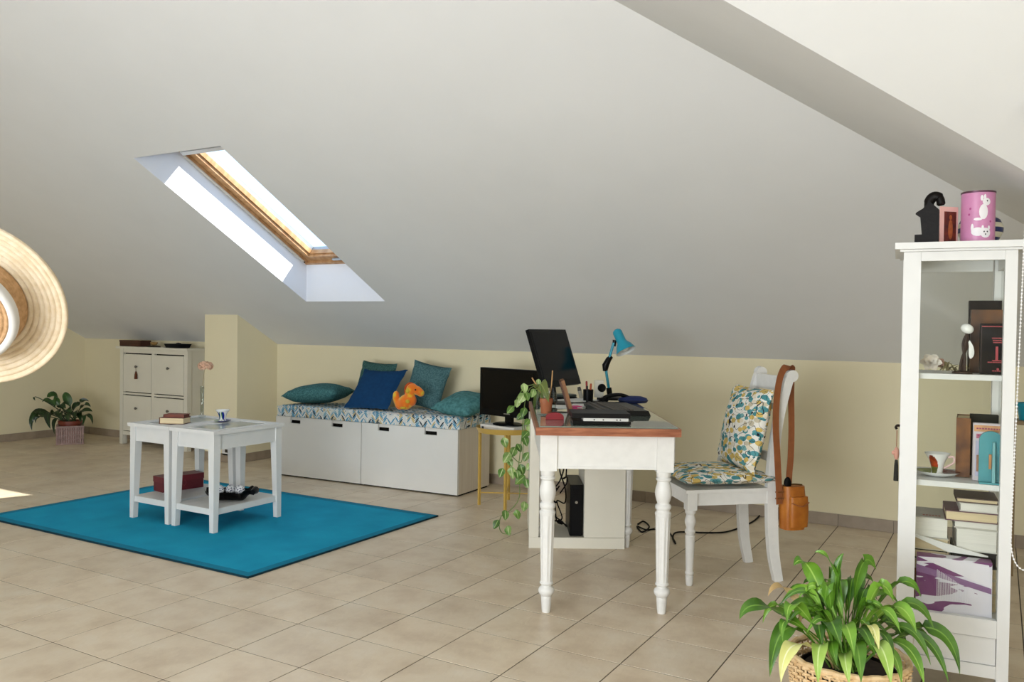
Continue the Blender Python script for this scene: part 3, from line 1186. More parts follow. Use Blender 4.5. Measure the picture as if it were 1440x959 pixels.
m, nt, p = nodes_of('orange_plush')
L = nt.links
tc = N(nt, 'ShaderNodeTexCoord')
nz = N(nt, 'ShaderNodeTexNoise', Scale=19.0, Detail=1.0)
L.new(tc.outputs['Object'], nz.inputs['Vector'])
rp = ramp(nt, [(0.0, lin('#e2600f')), (0.5, lin('#ea7a1a')), (0.62, lin('#e8b02a')), (0.7, lin('#d9c23c'))])
L.new(nz.outputs['Fac'], rp.inputs[0])
L.new(rp.outputs[0], p.inputs['Base Color'])
p.inputs['Roughness'].default_value = 0.95
p.inputs['Sheen Weight'].default_value = 0.4
PLUSH = m
a = bp(571, 575, 0.10)
t = thing('plush_toy', 'orange plush toy with a raised tail and long snout sitting on the bench cushion', 'toy', Bm @ T(a.x, 0.095, ZC + 0.012) @ RZ(12))
k = 0.0057   # metres per photo pixel here
def tp(x, z, y=0):
    return ((x - 571) * k, y, (576 - z) * k)
bm = BM()
for (x, z), r_ in (((571, 564), 0.060), ((563, 567), 0.044), ((577, 561), 0.054), ((577, 552), 0.040), ((580, 545.5), 0.047), ((588, 547.5), 0.036), ((592.5, 550.5), 0.031)):
    ball(bm, tp(x, z), (r_, r_ * 0.82, r_), 20)
tube(bm, spline([tp(577, 560), tp(577.5, 553), tp(580, 546)], 5), 0.036, 14)
tube(bm, spline([tp(580, 546), tp(586, 547), tp(593, 550.5)], 5), 0.031, 14)
tube(bm, spline([tp(566, 567), tp(559, 564.5), tp(556.5, 559), tp(557, 553), tp(559, 549.5)], 5), [0.040, 0.036, 0.032, 0.029, 0.027] + [0.025] * 5 + [0.026] * 6 + [0.024, 0.022, 0.019, 0.015, 0.010], 14)
ob_ = obj('body', bm, PLUSH, t, angle=180)
md = ob_.modifiers.new('fuse', 'REMESH')
md.mode = 'VOXEL'
md.voxel_size = 0.006
md.use_smooth_shade = True
md = ob_.modifiers.new('soften', 'SMOOTH')
md.factor = 0.6
md.iterations = 8
bm = BM()
ball(bm, tp(587.5, 546, -0.038), 0.007, 8)
ball(bm, tp(587.5, 546, 0.038), 0.007, 8)
obj('eye', bm, BLACK, t)
bm = BM()
tube(bm, spline([tp(584, 540), tp(577, 538.5), tp(571.5, 544), tp(570.5, 553)], 5), [0.01, 0.011, 0.012, 0.013, 0.014, 0.016, 0.017, 0.018, 0.018, 0.018, 0.017, 0.016, 0.014, 0.013, 0.011, 0.01], 10, flat=0.8)
obj('mane', bm, mat('rust_plush', '#b8480f', 0.95, 0.2, 60), t, angle=80)
YPL = mat('yellow_plush', '#d8b63a', 0.95, 0.15, 60)
for q, r_ in ((tp(576, 548, -0.036), (0.018, 0.008, 0.02)), (tp(568.5, 557, 0.0), (0.018, 0.02, 0.018)), (tp(577, 562, -0.046), (0.018, 0.008, 0.016)), (tp(570, 571, -0.040), (0.026, 0.014, 0.010))):
    bm = BM()
    ball(bm, q, r_, 10)
    obj('patch', bm, YPL, t, angle=80)

# ================================================================== gold tray table and television
gc = camt(714, 604, 5.93)
gt = Vector((gc.x, gc.y, 0))
t = thing('tray_table', 'round mustard-gold metal tray table holding the television', 'table', T(gt) @ RZ(-18))
GZ = 0.548
bm = BM()
lathe(bm, [(0, GZ - 0.022), (0.205, GZ - 0.022), (0.222, GZ + 0.012), (0.224, GZ + 0.012), (0.2085, GZ - 0.025), (0, GZ - 0.025)], 40)
obj('tray', bm, GOLD, t)
for k in range(4):
    a = R(45 + 90 * k)
    x, y = 0.196 * math.cos(a), 0.196 * math.sin(a)
    bm = BM()
    box(bm, x - 0.008, x + 0.008, y - 0.008, y + 0.008, 0, GZ - 0.026)
    obj('leg', bm, GOLD, t, bevel=0.002)
for k in range(2):
    a = R(45 + 90 * k)
    x, y = 0.19 * math.cos(a), 0.19 * math.sin(a)
    z = 0.088 + 0.012 * k
    bm = BM()
    tube(bm, [(-x, -y, z), (x, y, z)], 0.005, 8)
    obj('cross_bar', bm, GOLD, t)

ZTV = GZ - 0.021
bc = Vector((gt.x, gt.y, ZTV))
t = thing('white_box', 'flat white cardboard box on the gold tray under the television', 'box', T(bc) @ RZ(-14))
bm = BM()
box(bm, -0.165, 0.165, -0.11, 0.11, 0, 0.044)
obj('box_body', bm, mat('white_card', '#e9e7e2', 0.6, 0.03, 10), t, bevel=0.003)
bm = BM()
box(bm, -0.15, -0.13, -0.1105, -0.1095, 0.012, 0.03)
obj('printed_mark', bm, mat('dark_print', '#43464a', 0.6), t)
tv = thing('television', 'black flat television on a small stand on the gold tray table', 'television', T(gt.x, gt.y, ZTV + 0.045) @ RZ(-14))
bm = BM()
lathe(bm, [(0, 0), (0.115, 0), (0.115, 0.006), (0.09, 0.014), (0, 0.016)], 32, Matrix.Diagonal((1.05, 0.8, 1, 1)))
obj('base', bm, BLACK, tv)
bm = BM()
box(bm, -0.03, 0.03, 0.0, 0.03, 0.012, 0.09)
obj('neck', bm, BLACK, tv, bevel=0.004)
W_, H0, H1 = 0.275, 0.055, 0.395
bm = BM()
box(bm, -W_, W_, -0.012, 0.03, H0, H1)
obj('housing', bm, BLACK, tv, bevel=0.006)
bm = BM()
box(bm, -W_ + 0.022, W_ - 0.022, -0.0135, -0.0115, H0 + 0.045, H1 - 0.02)
obj('screen', bm, SCREEN, tv)
bm = BM()
box(bm, -0.03, 0.03, -0.0135, -0.012, H0 + 0.018, H0 + 0.024)
obj('badge', bm, CHROME, tv)

# ================================================================== desk
Dm = T(2.40, 1.640, 0) @ RZ(30.3)
DI = Dm.inverted()
ex, ey = 0.2565, 0.563
desk = thing('desk', 'white desk with turned fluted legs and reddish wood top', 'desk', Dm)
ZD = 0.828
bm = BM()
box(bm, -0.315, 0.315, -0.645, 0.645, ZD - 0.034, ZD)
obj('wood_top', bm, OAKED, desk, bevel=0.010, seg=3)['label'] = 'reddish wood desk top with a rounded edge'
ZG = ZD + 0.0055
bm = BM()
box(bm, -0.302, 0.302, -0.63, 0.63, ZD + 0.0003, ZG)
m, nt, p = nodes_of('desk_glass')
L = nt.links
p.inputs['Base Color'].default_value = lin('#66706a')
p.inputs['Roughness'].default_value = 0.04
p.inputs['Coat Weight'].default_value = 0.6
tcn = N(nt, 'ShaderNodeTexCoord')
nzn = N(nt, 'ShaderNodeTexNoise', Scale=3.0)
L.new(tcn.outputs['Object'], nzn.inputs['Vector'])
rp = ramp(nt, [(0.3, lin('#707c72')), (0.7, lin('#7f8a80'))])
L.new(nzn.outputs['Fac'], rp.inputs[0])
L.new(rp.outputs[0], p.inputs['Base Color'])
obj('glass_cover', bm, m, desk, bevel=0.0015, seg=1)['label'] = 'greenish glass sheet covering the desk top'

LEGP = [(0.018, 0), (0.020, 0.012), (0.0235, 0.060), (0.024, 0.068), (0.0225, 0.072), (0.026, 0.076), (0.0335, 0.086), (0.036, 0.097), (0.033, 0.108), (0.025, 0.114), (0.0225, 0.118), (0.0225, 0.122), (0.0295, 0.127), (0.0305, 0.132), (0.027, 0.138)]
LEGT = [(0.0335, 0.432), (0.036, 0.440), (0.036, 0.448), (0.029, 0.455), (0.028, 0.460), (0.034, 0.466), (0.0355, 0.474), (0.034, 0.482), (0.027, 0.488), (0.0265, 0.493), (0.031, 0.503), (0.0362, 0.525), (0.037, 0.540), (0.034, 0.560), (0.0285, 0.578), (0.027, 0.588), (0.033, 0.593), (0.034, 0.600), (0.028, 0.606), (0.032, 0.612), (0.033, 0.632)]


def fluted(bm, r0_, z0, r1_, z1, n=40, depth=0.09, rows=10, waves=10):
    rings = []
    for k in range(rows + 1):
        f = k / rows
        rad = r0_ + (r1_ - r0_) * f
        dp = depth * min(1, f / 0.06, (1 - f) / 0.06)
        rings.append([bm.verts.new((rad * (1 - dp * (0.5 + 0.5 * math.cos(waves * 2 * math.pi * i / n))) * math.cos(2 * math.pi * i / n),
                                    rad * (1 - dp * (0.5 + 0.5 * math.cos(waves * 2 * math.pi * i / n))) * math.sin(2 * math.pi * i / n), z0 + (z1 - z0) * f)) for i in range(n)])
    for a, b in zip(rings, rings[1:]):
        for i in range(n):
            j = (i + 1) % n
            bm.faces.new((a[i], a[j], b[j], b[i]))


for sx in (-1, 1):
    for sy in (-1, 1):
        bm = BM()
        M4 = T(sx * ex, sy * ey, 0)
        lathe(bm, LEGP, 28)
        fluted(bm, 0.0265, 0.138, 0.0340, 0.432, rows=14, n=60)
        lathe(bm, LEGT, 28)
        box(bm, -0.037, 0.037, -0.037, 0.037, 0.632, ZD - 0.0345)
        o = obj('leg', bm, WORN, desk, angle=40, M=M4)
za, zb = 0.642, ZD - 0.0345
for q in ((-ex + 0.0375, ex - 0.0375, -ey - 0.028, -ey - 0.006), (-ex + 0.0375, ex - 0.0375, ey + 0.006, ey + 0.028), (-ex - 0.028, -ex - 0.006, -ey + 0.0375, ey - 0.0375), (ex + 0.006, ex + 0.028, -ey + 0.0375, ey - 0.0375)):
    bm = BM()
    box(bm, *q, za, zb)
    obj('apron', bm, WORN, desk, bevel=0.002)
for q in ((-ex + 0.0375, ex - 0.0375, -ey - 0.031, -ey - 0.0285),):
    bm = BM()
    box(bm, *q, za, za + 0.012)
    obj('moulding', bm, WORN, desk, bevel=0.001)
bm = BM()
box(bm, ex + 0.0378, ex + 0.052, -0.545, 0.50, za + 0.022, zb - 0.012)
dr = obj('drawer', bm, WORN, desk, bevel=0.004)
for y in (-0.22, 0.22):
    bm = BM()
    lathe(bm, [(0, 0), (0.006, 0), (0.005, 0.008), (0.012, 0.016), (0.008, 0.022), (0, 0.023)], 14, T(ex + 0.052, y, (za + zb) / 2) @ RY(90))
    obj('knob', bm, WORN, dr)

# computer cabinet at the far end of the desk
uc = DI @ Vector((1.828, 2.017, 0))
Um = Dm @ T(uc.x - 0.004, 0.511, 0)
t = thing('computer_cabinet', 'open white cabinet for a computer at the far end of the desk', 'cabinet', Um)
UW, UD, UH = 0.548, 0.42, 0.74
bm = BM()
box(bm, 0, 0.055, 0, UD, 0.062, UH)
obj('side_panel', bm, CREAM, t, bevel=0.003)
bm = BM()
box(bm, 0, UW, 0.0, 0.026, 0, 0.0615)
obj('plinth', bm, CREAM, t, bevel=0.003)
bm = BM()
box(bm, 0.125, UW, 0.031, UD, 0.02, 0.055)
obj('bottom_shelf', bm, CREAM, t, bevel=0.002)
bm = BM()
box(bm, 0.315, UW, 0.004, UD, 0.063, 0.62)
obj('closed_box', bm, CREAM, t, bevel=0.003)
bm = BM()
box(bm, 0.125, UW, 0.004, UD, 0.622, 0.640)
obj('top_board', bm, CREAM, t, bevel=0.002)
t2 = thing('computer_tower', 'slim black computer tower standing in the white cabinet', 'computer', Um @ T(0.235, 0.05, 0.056))
bm = BM()
box(bm, 0, 0.075, 0, 0.33, 0.008, 0.30)
obj('case', bm, BLACK, t2, bevel=0.004)
bm = BM()
box(bm, 0.006, 0.069, -0.008, -0.0005, 0.012, 0.296)
obj('front_panel', bm, SATIN, t2, bevel=0.003)
for z in (0.235, 0.262):
    bm = BM()
    box(bm, 0.012, 0.063, -0.011, -0.0085, z, z + 0.016)
    obj('drive_bay', bm, BLACK, t2, bevel=0.001)
bm = BM()
lathe(bm, [(0, 0), (0.008, 0), (0.008, 0.003), (0, 0.003)], 14, T(0.0375, -0.0085, 0.2) @ RX(90))
obj('power_button', bm, CHROME, t2)
for y in (0.02, 0.28):
    bm = BM()
    box(bm, 0.004, 0.071, y, y + 0.03, 0, 0.0078)
    obj('foot', bm, SATIN, t2)
rr = random.Random(11)
for k in range(6):
    pts = [Vector((0.14 + rr.uniform(0, 0.07), rr.uniform(0.12, 0.3), 0.60 if k < 3 else rr.uniform(0.3, 0.5)))]
    for s in range(7):
        q = pts[-1] + Vector((rr.uniform(-0.06, 0.06), rr.uniform(-0.05, 0.05), rr.uniform(-0.13, 0.02)))
        q.x = min(max(q.x, 0.132), 0.222)
        q.y = min(max(q.y, 0.08), 0.36)
        q.z = max(q.z, 0.064 + 0.008 * k)
        pts.append(q)
    bm = BM()
    tube(bm, spline([Um @ q for q in pts], 8), 0.0042, 6)
    o = obj('computer_cable', bm, SATIN)
    tag(o, 'thin black cable in the tangle beside the computer tower', 'cable', 'tangled cables in the computer cabinet')

# cable on the floor
pts = [on(u, v, 0.006) for u, v in ((897, 737), (905, 733), (913, 741), (903, 748), (896, 740), (909, 745), (922, 744), (940, 748), (950, 764), (946, 757), (950, 749), (968, 748), (990, 749), (1020, 748), (1045, 740), (1062, 731), (1073, 719))]
bm = BM()
tube(bm, spline(pts, 8), 0.005, 8)
tag(obj('power_cable', bm, SATIN), 'black power cable trailing over the tiles under the chair', 'cable')

# ------------------------------------------------------------------ things on the desk
Z = ZG + 0.0008
def dk(u, v, z=None):
    q = on(u, v, Z if z is None else z)
    return q


# monitor
mp_ = camt(793, 540, 4.62)
nrm = (Dm.to_3x3() @ Vector((math.cos(R(31)), -math.sin(R(31)), 0)))
ang = math.degrees(math.atan2(nrm.y, nrm.x)) + 90      # local -y looks along nrm
t = thing('monitor', 'black desktop monitor tilted back on the desk facing the chair', 'monitor', T(mp_.x, mp_.y, Z) @ RZ(ang) @ T(0, 0.05, 0))
bm = BM()
lathe(bm, [(0, 0), (0.11, 0), (0.112, 0.006), (0.085, 0.016), (0.03, 0.02), (0, 0.02)], 32, Matrix.Diagonal((1.0, 0.8, 1, 1)))
obj('base', bm, BLACK, t)
bm = BM()
tube(bm, [(0, 0.01, 0.016), (0, 0.02, 0.10), (0, 0.035, 0.21)], [0.022, 0.018, 0.02], 12, flat=0.6)
obj('neck', bm, BLACK, t)
hb = mp_.z - Z - 0.008
TM = T(0, -0.05, hb) @ RX(-19)
bm = BM()
box(bm, -0.215, 0.215, 0, 0.022, 0, 0.325)
obj('housing', bm, BLACK, t, bevel=0.005, M=TM)
bm = BM()
box(bm, -0.16, 0.16, 0.0225, 0.05, 0.06, 0.26)
obj('rear_bulge', bm, BLACK, t, bevel=0.008, M=TM)
bm = BM()
box(bm, -0.2, 0.2, -0.0012, 0.0005, 0.032, 0.31)
obj('screen', bm, SCREEN, t, M=TM)
bm = BM()
box(bm, -0.014, 0.014, -0.0015, 0.0, 0.012, 0.017)
obj('badge', bm, CHROME, t, M=TM)

# lamp
lb = dk(860, 562)
lb = camt(861, 566, (lb - CAM).dot(fw))
t_l = (lb - CAM).dot(fw)
t = thing('desk_lamp', 'turquoise desk lamp with a jointed arm and black elbow on the desk', 'lamp', T(lb.x, lb.y, Z))
def lp(u, v, dt=0.0):
    return camt(u, v, t_l + dt) - Vector((lb.x, lb.y, Z))
bm = BM()
lathe(bm, [(0, 0), (0.062, 0), (0.062, 0.008), (0.05, 0.016), (0.018, 0.02), (0, 0.02)], 28)
obj('base', bm, BLACK, t)
foot = lp(858, 559)
foot.z = max(foot.z, 0.018)
elb, head = lp(852, 520), lp(863, 482)
bm = BM()
cyl(bm, (foot.x, foot.y, 0.015), foot + (elb - foot) * 0.33, 0.016, n=12)
obj('sleeve', bm, SATIN, t)
for s in (-0.006, 0.006):
    bm = BM()
    off = (Dm.to_3x3() @ Vector((0.0, s, 0)))
    tube(bm, [foot + off, elb + off], 0.0075, 10)
    obj('lower_arm', bm, TEAL, t)
    bm = BM()
    tube(bm, [elb + off, head + off], 0.0075, 10)
    obj('upper_arm', bm, TEAL, t)
bm = BM()
tube(bm, [lp(851, 522), lp(851.5, 514), lp(856, 505), lp(860, 501)], [0.014, 0.021, 0.017, 0.012], 12)
obj('elbow_cover', bm, BLACK, t)
bm = BM()
tube(bm, [lp(863.5, 487), lp(864.5, 478)], [0.010, 0.013], 10)
obj('head_joint', bm, BLACK, t)
top, rim = lp(867.5, 466), lp(880.5, 494.0, -0.045)
ax = (rim - top)
ln = ax.length
q = ax.normalized().to_track_quat('Z', 'Y').to_matrix().to_4x4()
prof = [(0.0, -0.012), (0.014, -0.011), (0.024, -0.004), (0.028, 0.006), (0.0285, ln * 0.5), (0.032, ln * 0.58), (0.047, ln * 0.74), (0.060, ln * 0.96), (0.0625, ln), (0.059, ln * 0.955), (0.045, ln * 0.74), (0.028, ln * 0.58), (0.0, ln * 0.52)]
bm = BM()
lathe(bm, prof, 32, T(top) @ q)
o = obj('shade', bm, [TEAL, mat('shade_lining', '#dfe3e0', 0.35, 0.03, 10)], t, angle=60)
for f in o.data.polygons:
    c = q.inverted() @ (f.center - top)
    if f.index >= 32 * 8:
        f.material_index = 1
bm = BM()
ball(bm, top + ax.normalized() * ln * 0.80, 0.026, 14)
obj('bulb', bm, mat('frosted_bulb', '#f0efe8', 0.2, 0.02, 10), t)

# webcam
wb = dk(842, 565)
t = thing('webcam', 'silver webcam with a round black lens standing on the desk', 'webcam', T(wb.x, wb.y, Z) @ RZ(30.3))
bm = BM()
lathe(bm, [(0, 0), (0.036, 0), (0.036, 0.005), (0.012, 0.012), (0.010, 0.028), (0, 0.028)], 20)
obj('foot', bm, BLACK, t)
bm = BM()
box(bm, -0.026, 0.026, -0.012, 0.014, 0.026, 0.125)
obj('body', bm, CHROME, t, bevel=0.009, seg=3)
bm = BM()
lathe(bm, [(0, 0), (0.024, 0), (0.024, 0.008), (0.018, 0.014), (0, 0.012)], 24, T(0.014, -0.012, 0.082) @ RX(90) @ RY(12))
obj('lens', bm, BLACK, t)

# keyboard-like laptop base with keys, and the closed slim laptop in front
kb0 = DI @ dk(878, 583)
KM = Dm @ T(0.115, kb0.y + 0.17, Z) @ RZ(6)
t = thing('keyboard', 'wide black keyboard with rows of keys lying on the glass desk top', 'keyboard', KM)
bm = BM()
frustum(bm, (-0.115, 0.125, -0.235, 0.235, 0.0), (-0.12, 0.115, -0.23, 0.23, 0.024))
obj('tray', bm, BLACK, t, bevel=0.006)
KEY = mat('charcoal_keys', '#4a433c', 0.45, 0.2, 30)
kme = None
for r_ in range(6):
    for c in range(18):
        if kme is None:
            bm = BM()
            frustum(bm, (-0.0095, 0.0095, -0.0105, 0.0105, 0), (-0.007, 0.007, -0.008, 0.008, 0.006))
            o = obj('key', bm, KEY, t, smooth=False)
            kme = o.data
        else:
            o = bpy.data.objects.new('key', kme)
            COL.objects.link(o)
            o.parent = t
        o.location = (-0.092 + 0.0345 * r_ * 0.62 + 0.02 * (r_ > 0), -0.205 + c * 0.0241, 0.0241)
lp0, lp1 = DI @ dk(806, 597), DI @ dk(886, 597)
t = thing('laptop', 'closed black laptop with a pale silver side strip near the front edge', 'laptop', Dm @ T(lp0.x, lp0.y, Z) @ RZ(0))
lw = lp1.x - lp0.x
bm = BM()
box(bm, 0, lw, 0, 0.19, 0.002, 0.016)
obj('base_half', bm, BLACK, t, bevel=0.004)
bm = BM()
box(bm, 0.045, lw - 0.012, -0.001, 0.185, 0.0165, 0.029)
obj('side_strip', bm, mat('silver_plastic', '#d9d8d4', 0.3, 0.05, 20), t, bevel=0.003)
for x in (0.09, 0.13, 0.19, 0.205):
    bm = BM()
    box(bm, x, x + 0.006, -0.0018, -0.0005, 0.020, 0.025)
    obj('port', bm, DARK, t)
bm = BM()
box(bm, -0.005, lw - 0.003, 0.0, 0.195, 0.0295, 0.050)
obj('lid_half', bm, mat('black_leatherette', '#121011', 0.45, 0.2, 30), t, bevel=0.006)

# black headset hump and blue mat
hb_ = dk(868, 566)
t = thing('headset', 'black headset lying behind the keyboard', 'headset', T(hb_.x, hb_.y, Z) @ RZ(30))
pts = [(-0.085, 0, 0.012), (-0.07, 0, 0.03), (-0.03, 0.0, 0.042), (0.02, 0, 0.044), (0.06, 0, 0.032), (0.085, 0, 0.012)]
bm = BM()
tube(bm, spline(pts, 6), 0.011, 10)
obj('headband', bm, BLACK, t, angle=80)
for x in (-0.075, 0.075):
    bm = BM()
    lathe(bm, [(0, -0.014), (0.02, -0.012), (0.024, -0.006), (0.024, 0.006), (0.02, 0.012), (0, 0.014)], 20, T(x, 0, 0.0145))
    obj('ear_cushion', bm, SATIN, t)
bl = dk(890, 566)
t = thing('blue_pouch', 'rounded dark blue pouch behind the keyboard beside the lamp', 'pouch', T(bl.x, bl.y, Z) @ RZ(30))
bm = BM()
lathe(bm, [(0, 0), (0.078, 0), (0.088, 0.012), (0.08, 0.026), (0.05, 0.036), (0, 0.038)], 28, Matrix.Diagonal((1, 0.8, 1, 1)))
obj('pouch_body', bm, mat('navy_blue_cloth', '#10245e', 0.7, 0.15, 30), t, angle=60)
bm = BM()
tube(bm, [(0.086 * math.cos(a_ / 24 * 6.2832), 0.069 * math.sin(a_ / 24 * 6.2832), 0.013) for a_ in range(24)], 0.0025, 6, closed=True)
obj('zip', bm, mat('navy_zip', '#0a1738', 0.5), t)

# pencil pots, papers and other small things
pp = dk(827, 566)
t = thing('pen_cup', 'black cup of pens in front of the webcam', 'cup', T(pp.x, pp.y, Z))
bm = BM()
lathe(bm, [(0, 0), (0.028, 0), (0.030, 0.075), (0.0275, 0.075), (0.025, 0.006), (0, 0.006)], 20)
obj('cup', bm, BLACK, t)
for k, (hx, dx, dy, nm) in enumerate((('#a8231d', -0.012, 0.004, 'red'), ('#c2562b', 0.012, 0.003, 'orange'), ('#2a2421', 0.0, -0.012, 'dark'))):
    b0 = Vector((pp.x + dx * 0.6, pp.y + dy * 0.6, Z + 0.008))
    o = thing('pen', nm + ' pen standing in the black pen cup', 'pen', T(b0), 'pens in the black cup')
    tip = Vector((dx * 0.6, dy * 0.8, 0.108 - 0.012 * k))
    bm = BM()
    cyl(bm, (0, 0, 0), tip, 0.0062, n=8)
    obj('barrel', bm, mat('pen_' + nm, hx, 0.4), o)
    bm = BM()
    cyl(bm, tip, tip * 1.06, 0.0066, 0.004, n=8)
    obj('cap', bm, mat('pen_cap_' + nm, hx, 0.4, 0.4), o)
pq = dk(818, 563)
t = thing('marker', 'fat grey and white marker leaning in the desk clutter', 'marker', T(pq.x, pq.y, Z + 0.004))
tl = camt(814, 544, (pq - CAM).dot(fw)) - Vector((pq.x, pq.y, Z + 0.004))
bm = BM()
cyl(bm, (0, 0, 0.008), tl * 0.7, 0.012, n=12)
obj('barrel', bm, mat('marker_white', '#b9b5a8', 0.4), t)
bm = BM()
cyl(bm, tl * 0.7, tl, 0.0125, 0.009, n=12)
obj('cap', bm, mat('marker_grey', '#4a4742', 0.4), t)
PAPER = mat('white_paper', '#e4e3de', 0.8, 0.03, 10)
for k, (u, v, ang, w2, d2, hz) in enumerate(((806, 571, 12, 0.21, 0.16, 0.0), (812, 565, 40, 0.20, 0.15, 0.0065), (795, 576, -8, 0.18, 0.10, 0.013))):
    q = dk(u, v)
    o = thing('paper_sheet', ('broad white paper sheets lying lowest beneath the monitor', 'white paper sheets turned askew in the middle of the pile', 'narrow white paper sheets on top beside the wooden frame')[k], 'paper', T(q.x, q.y, Z + hz) @ RZ(30 + ang), 'papers under the monitor')
    bm = BM()
    box(bm, -w2 / 2, w2 / 2, -d2 / 2, d2 / 2, 0, 0.006)
    obj('sheets', bm, PAPER, o)
q = dk(808, 577)
t = thing('pink_note', 'small pad of bright pink notes beside the papers', 'note', T(q.x, q.y, Z + 0.0005) @ RZ(50))
bm = BM()
frustum(bm, (-0.03, 0.03, -0.03, 0.03, 0), (-0.028, 0.03, -0.03, 0.028, 0.022))
obj('pad', bm, mat('pink_paper', '#e0558f', 0.8), t)
# black disc-shaped things behind
q = dk(795, 562)
t = thing('disc_case', 'low round black case behind the wooden frame', 'case', T(q.x, q.y, Z))
bm = BM()
lathe(bm, [(0, 0), (0.07, 0), (0.072, 0.012), (0.065, 0.02), (0, 0.022)], 28)
obj('case_body', bm, BLACK, t)
bm = BM()
lathe(bm, [(0, 0), (0.068, 0), (0.064, 0.01), (0, 0.012)], 28, T(0, 0, 0.0225))
obj('case_lid', bm, mat('dark_green_plastic', '#22332c', 0.4), t)

# wooden picture frame seen edge-on
b0, b1 = dk(803, 584), dk(790, 540)
td = (b0 - CAM).dot(fw)
topf = camt(789, 536, td) - b0
t = thing('picture_frame', 'brown wooden picture frame leaning, seen almost edge-on', 'frame', T(b0.x, b0.y, Z) @ RZ(29.2))
leanx = -math.hypot(topf.x, topf.y)
th_ = math.degrees(math.atan2(-leanx, topf.z))
FWD = mat('brown_frame_wood', '#8a5a30', 0.4, 0.3, 6, stretch=(6, 2, 2))
FWD2 = mat('dark_frame_wood', '#5e3420', 0.4, 0.3, 6, stretch=(6, 2, 2))
fh = topf.length
LM = RY(-th_)
fh -= 0.004
for q in ((0, 0.15, 0.0, 0.02), (0, 0.15, fh - 0.02, fh), (0, 0.02, 0.0205, fh - 0.0205), (0.13, 0.15, 0.0205, fh - 0.0205)):
    bm = BM()
    box(bm, 0, 0.017, q[0], q[1], q[2] + 0.004, q[3] + 0.004)
    obj('frame_bar', bm, FWD, t, bevel=0.003, M=LM)
bm = BM()
box(bm, -0.008, -0.0005, 0.004, 0.146, 0.004, fh)
obj('backing', bm, FWD2, t, M=LM)
bm = BM()
box(bm, 0.004, 0.008, 0.0205, 0.1295, 0.0245, fh - 0.017)
obj('picture', bm, mat('dim_photo', '#6a5a48', 0.4, 0.6, 30), t, M=LM)

# dark red half-moon object
q = dk(780, 590)
t = thing('red_holder', 'small dark red half-round holder near the front edge of the desk', 'holder', T(q.x, q.y, Z) @ RZ(30.3))
pts = [(-0.042, 0), (0.042, 0), (0.042, 0.012)] + [(0.042 * math.cos(R(a_)), 0.012 + 0.022 * math.sin(R(a_))) for a_ in range(15, 180, 15)] + [(-0.042, 0.012)]
bm = BM()
prism(bm, pts, -0.012, 0.012, 'y')
obj('holder_body', bm, mat('dark_red_lacquer', '#8c1220', 0.35, 0.1, 20), t, bevel=0.002, seg=1)
bm = BM()
box(bm, -0.034, 0.034, -0.0045, 0.0045, 0.0342, 0.036)
obj('slot', bm, DARK, t)

# glass pot with terracotta inside, pothos and sticks
q0 = dk(768, 583)
t = thing('glass_pot', 'clear glass jar with a terracotta pot inside at the left corner of the desk', 'pot', T(q0.x, q0.y, Z))
bm = BM()
lathe(bm, [(0, 0), (0.044, 0), (0.047, 0.006), (0.050, 0.11), (0.047, 0.11), (0.044, 0.008), (0, 0.006)], 28)
obj('jar', bm, glass('jar_glass', (0.92, 0.95, 0.94), 1.2), t)
bm = BM()
lathe(bm, [(0, 0.0075), (0.026, 0.0075), (0.030, 0.060), (0.033, 0.060), (0.033, 0.080), (0.029, 0.080), (0.028, 0.07), (0, 0.068)], 24)
obj('inner_pot', bm, mat('terracotta', '#c06a44', 0.8, 0.15, 20), t)
STICK = mat('pale_wood_stick', '#b98f5c', 0.6, 0.2, 30)
tq = (q0 - CAM).dot(fw)
for k, (u, v, nm) in enumerate(((777, 521, 'upright thin incense stick rising in front of the monitor'), (748, 531, 'slanted pale wooden stick poking out beside the trailing plant'))):
    tip = camt(u, v, tq)
    b_ = Vector((q0.x, q0.y, Z + 0.0697)) + rt * (0.012 if k == 0 else -0.012)
    o = thing('plant_stick', nm, 'stick', T(b_), 'sticks in the plant pot')
    bm = BM()
    tube(bm, spline([(0, 0, 0), (tip - b_) * 0.5 + rt * 0.004, tip - b_], 5), 0.0032, 6)
    obj('shaft', bm, STICK, o)


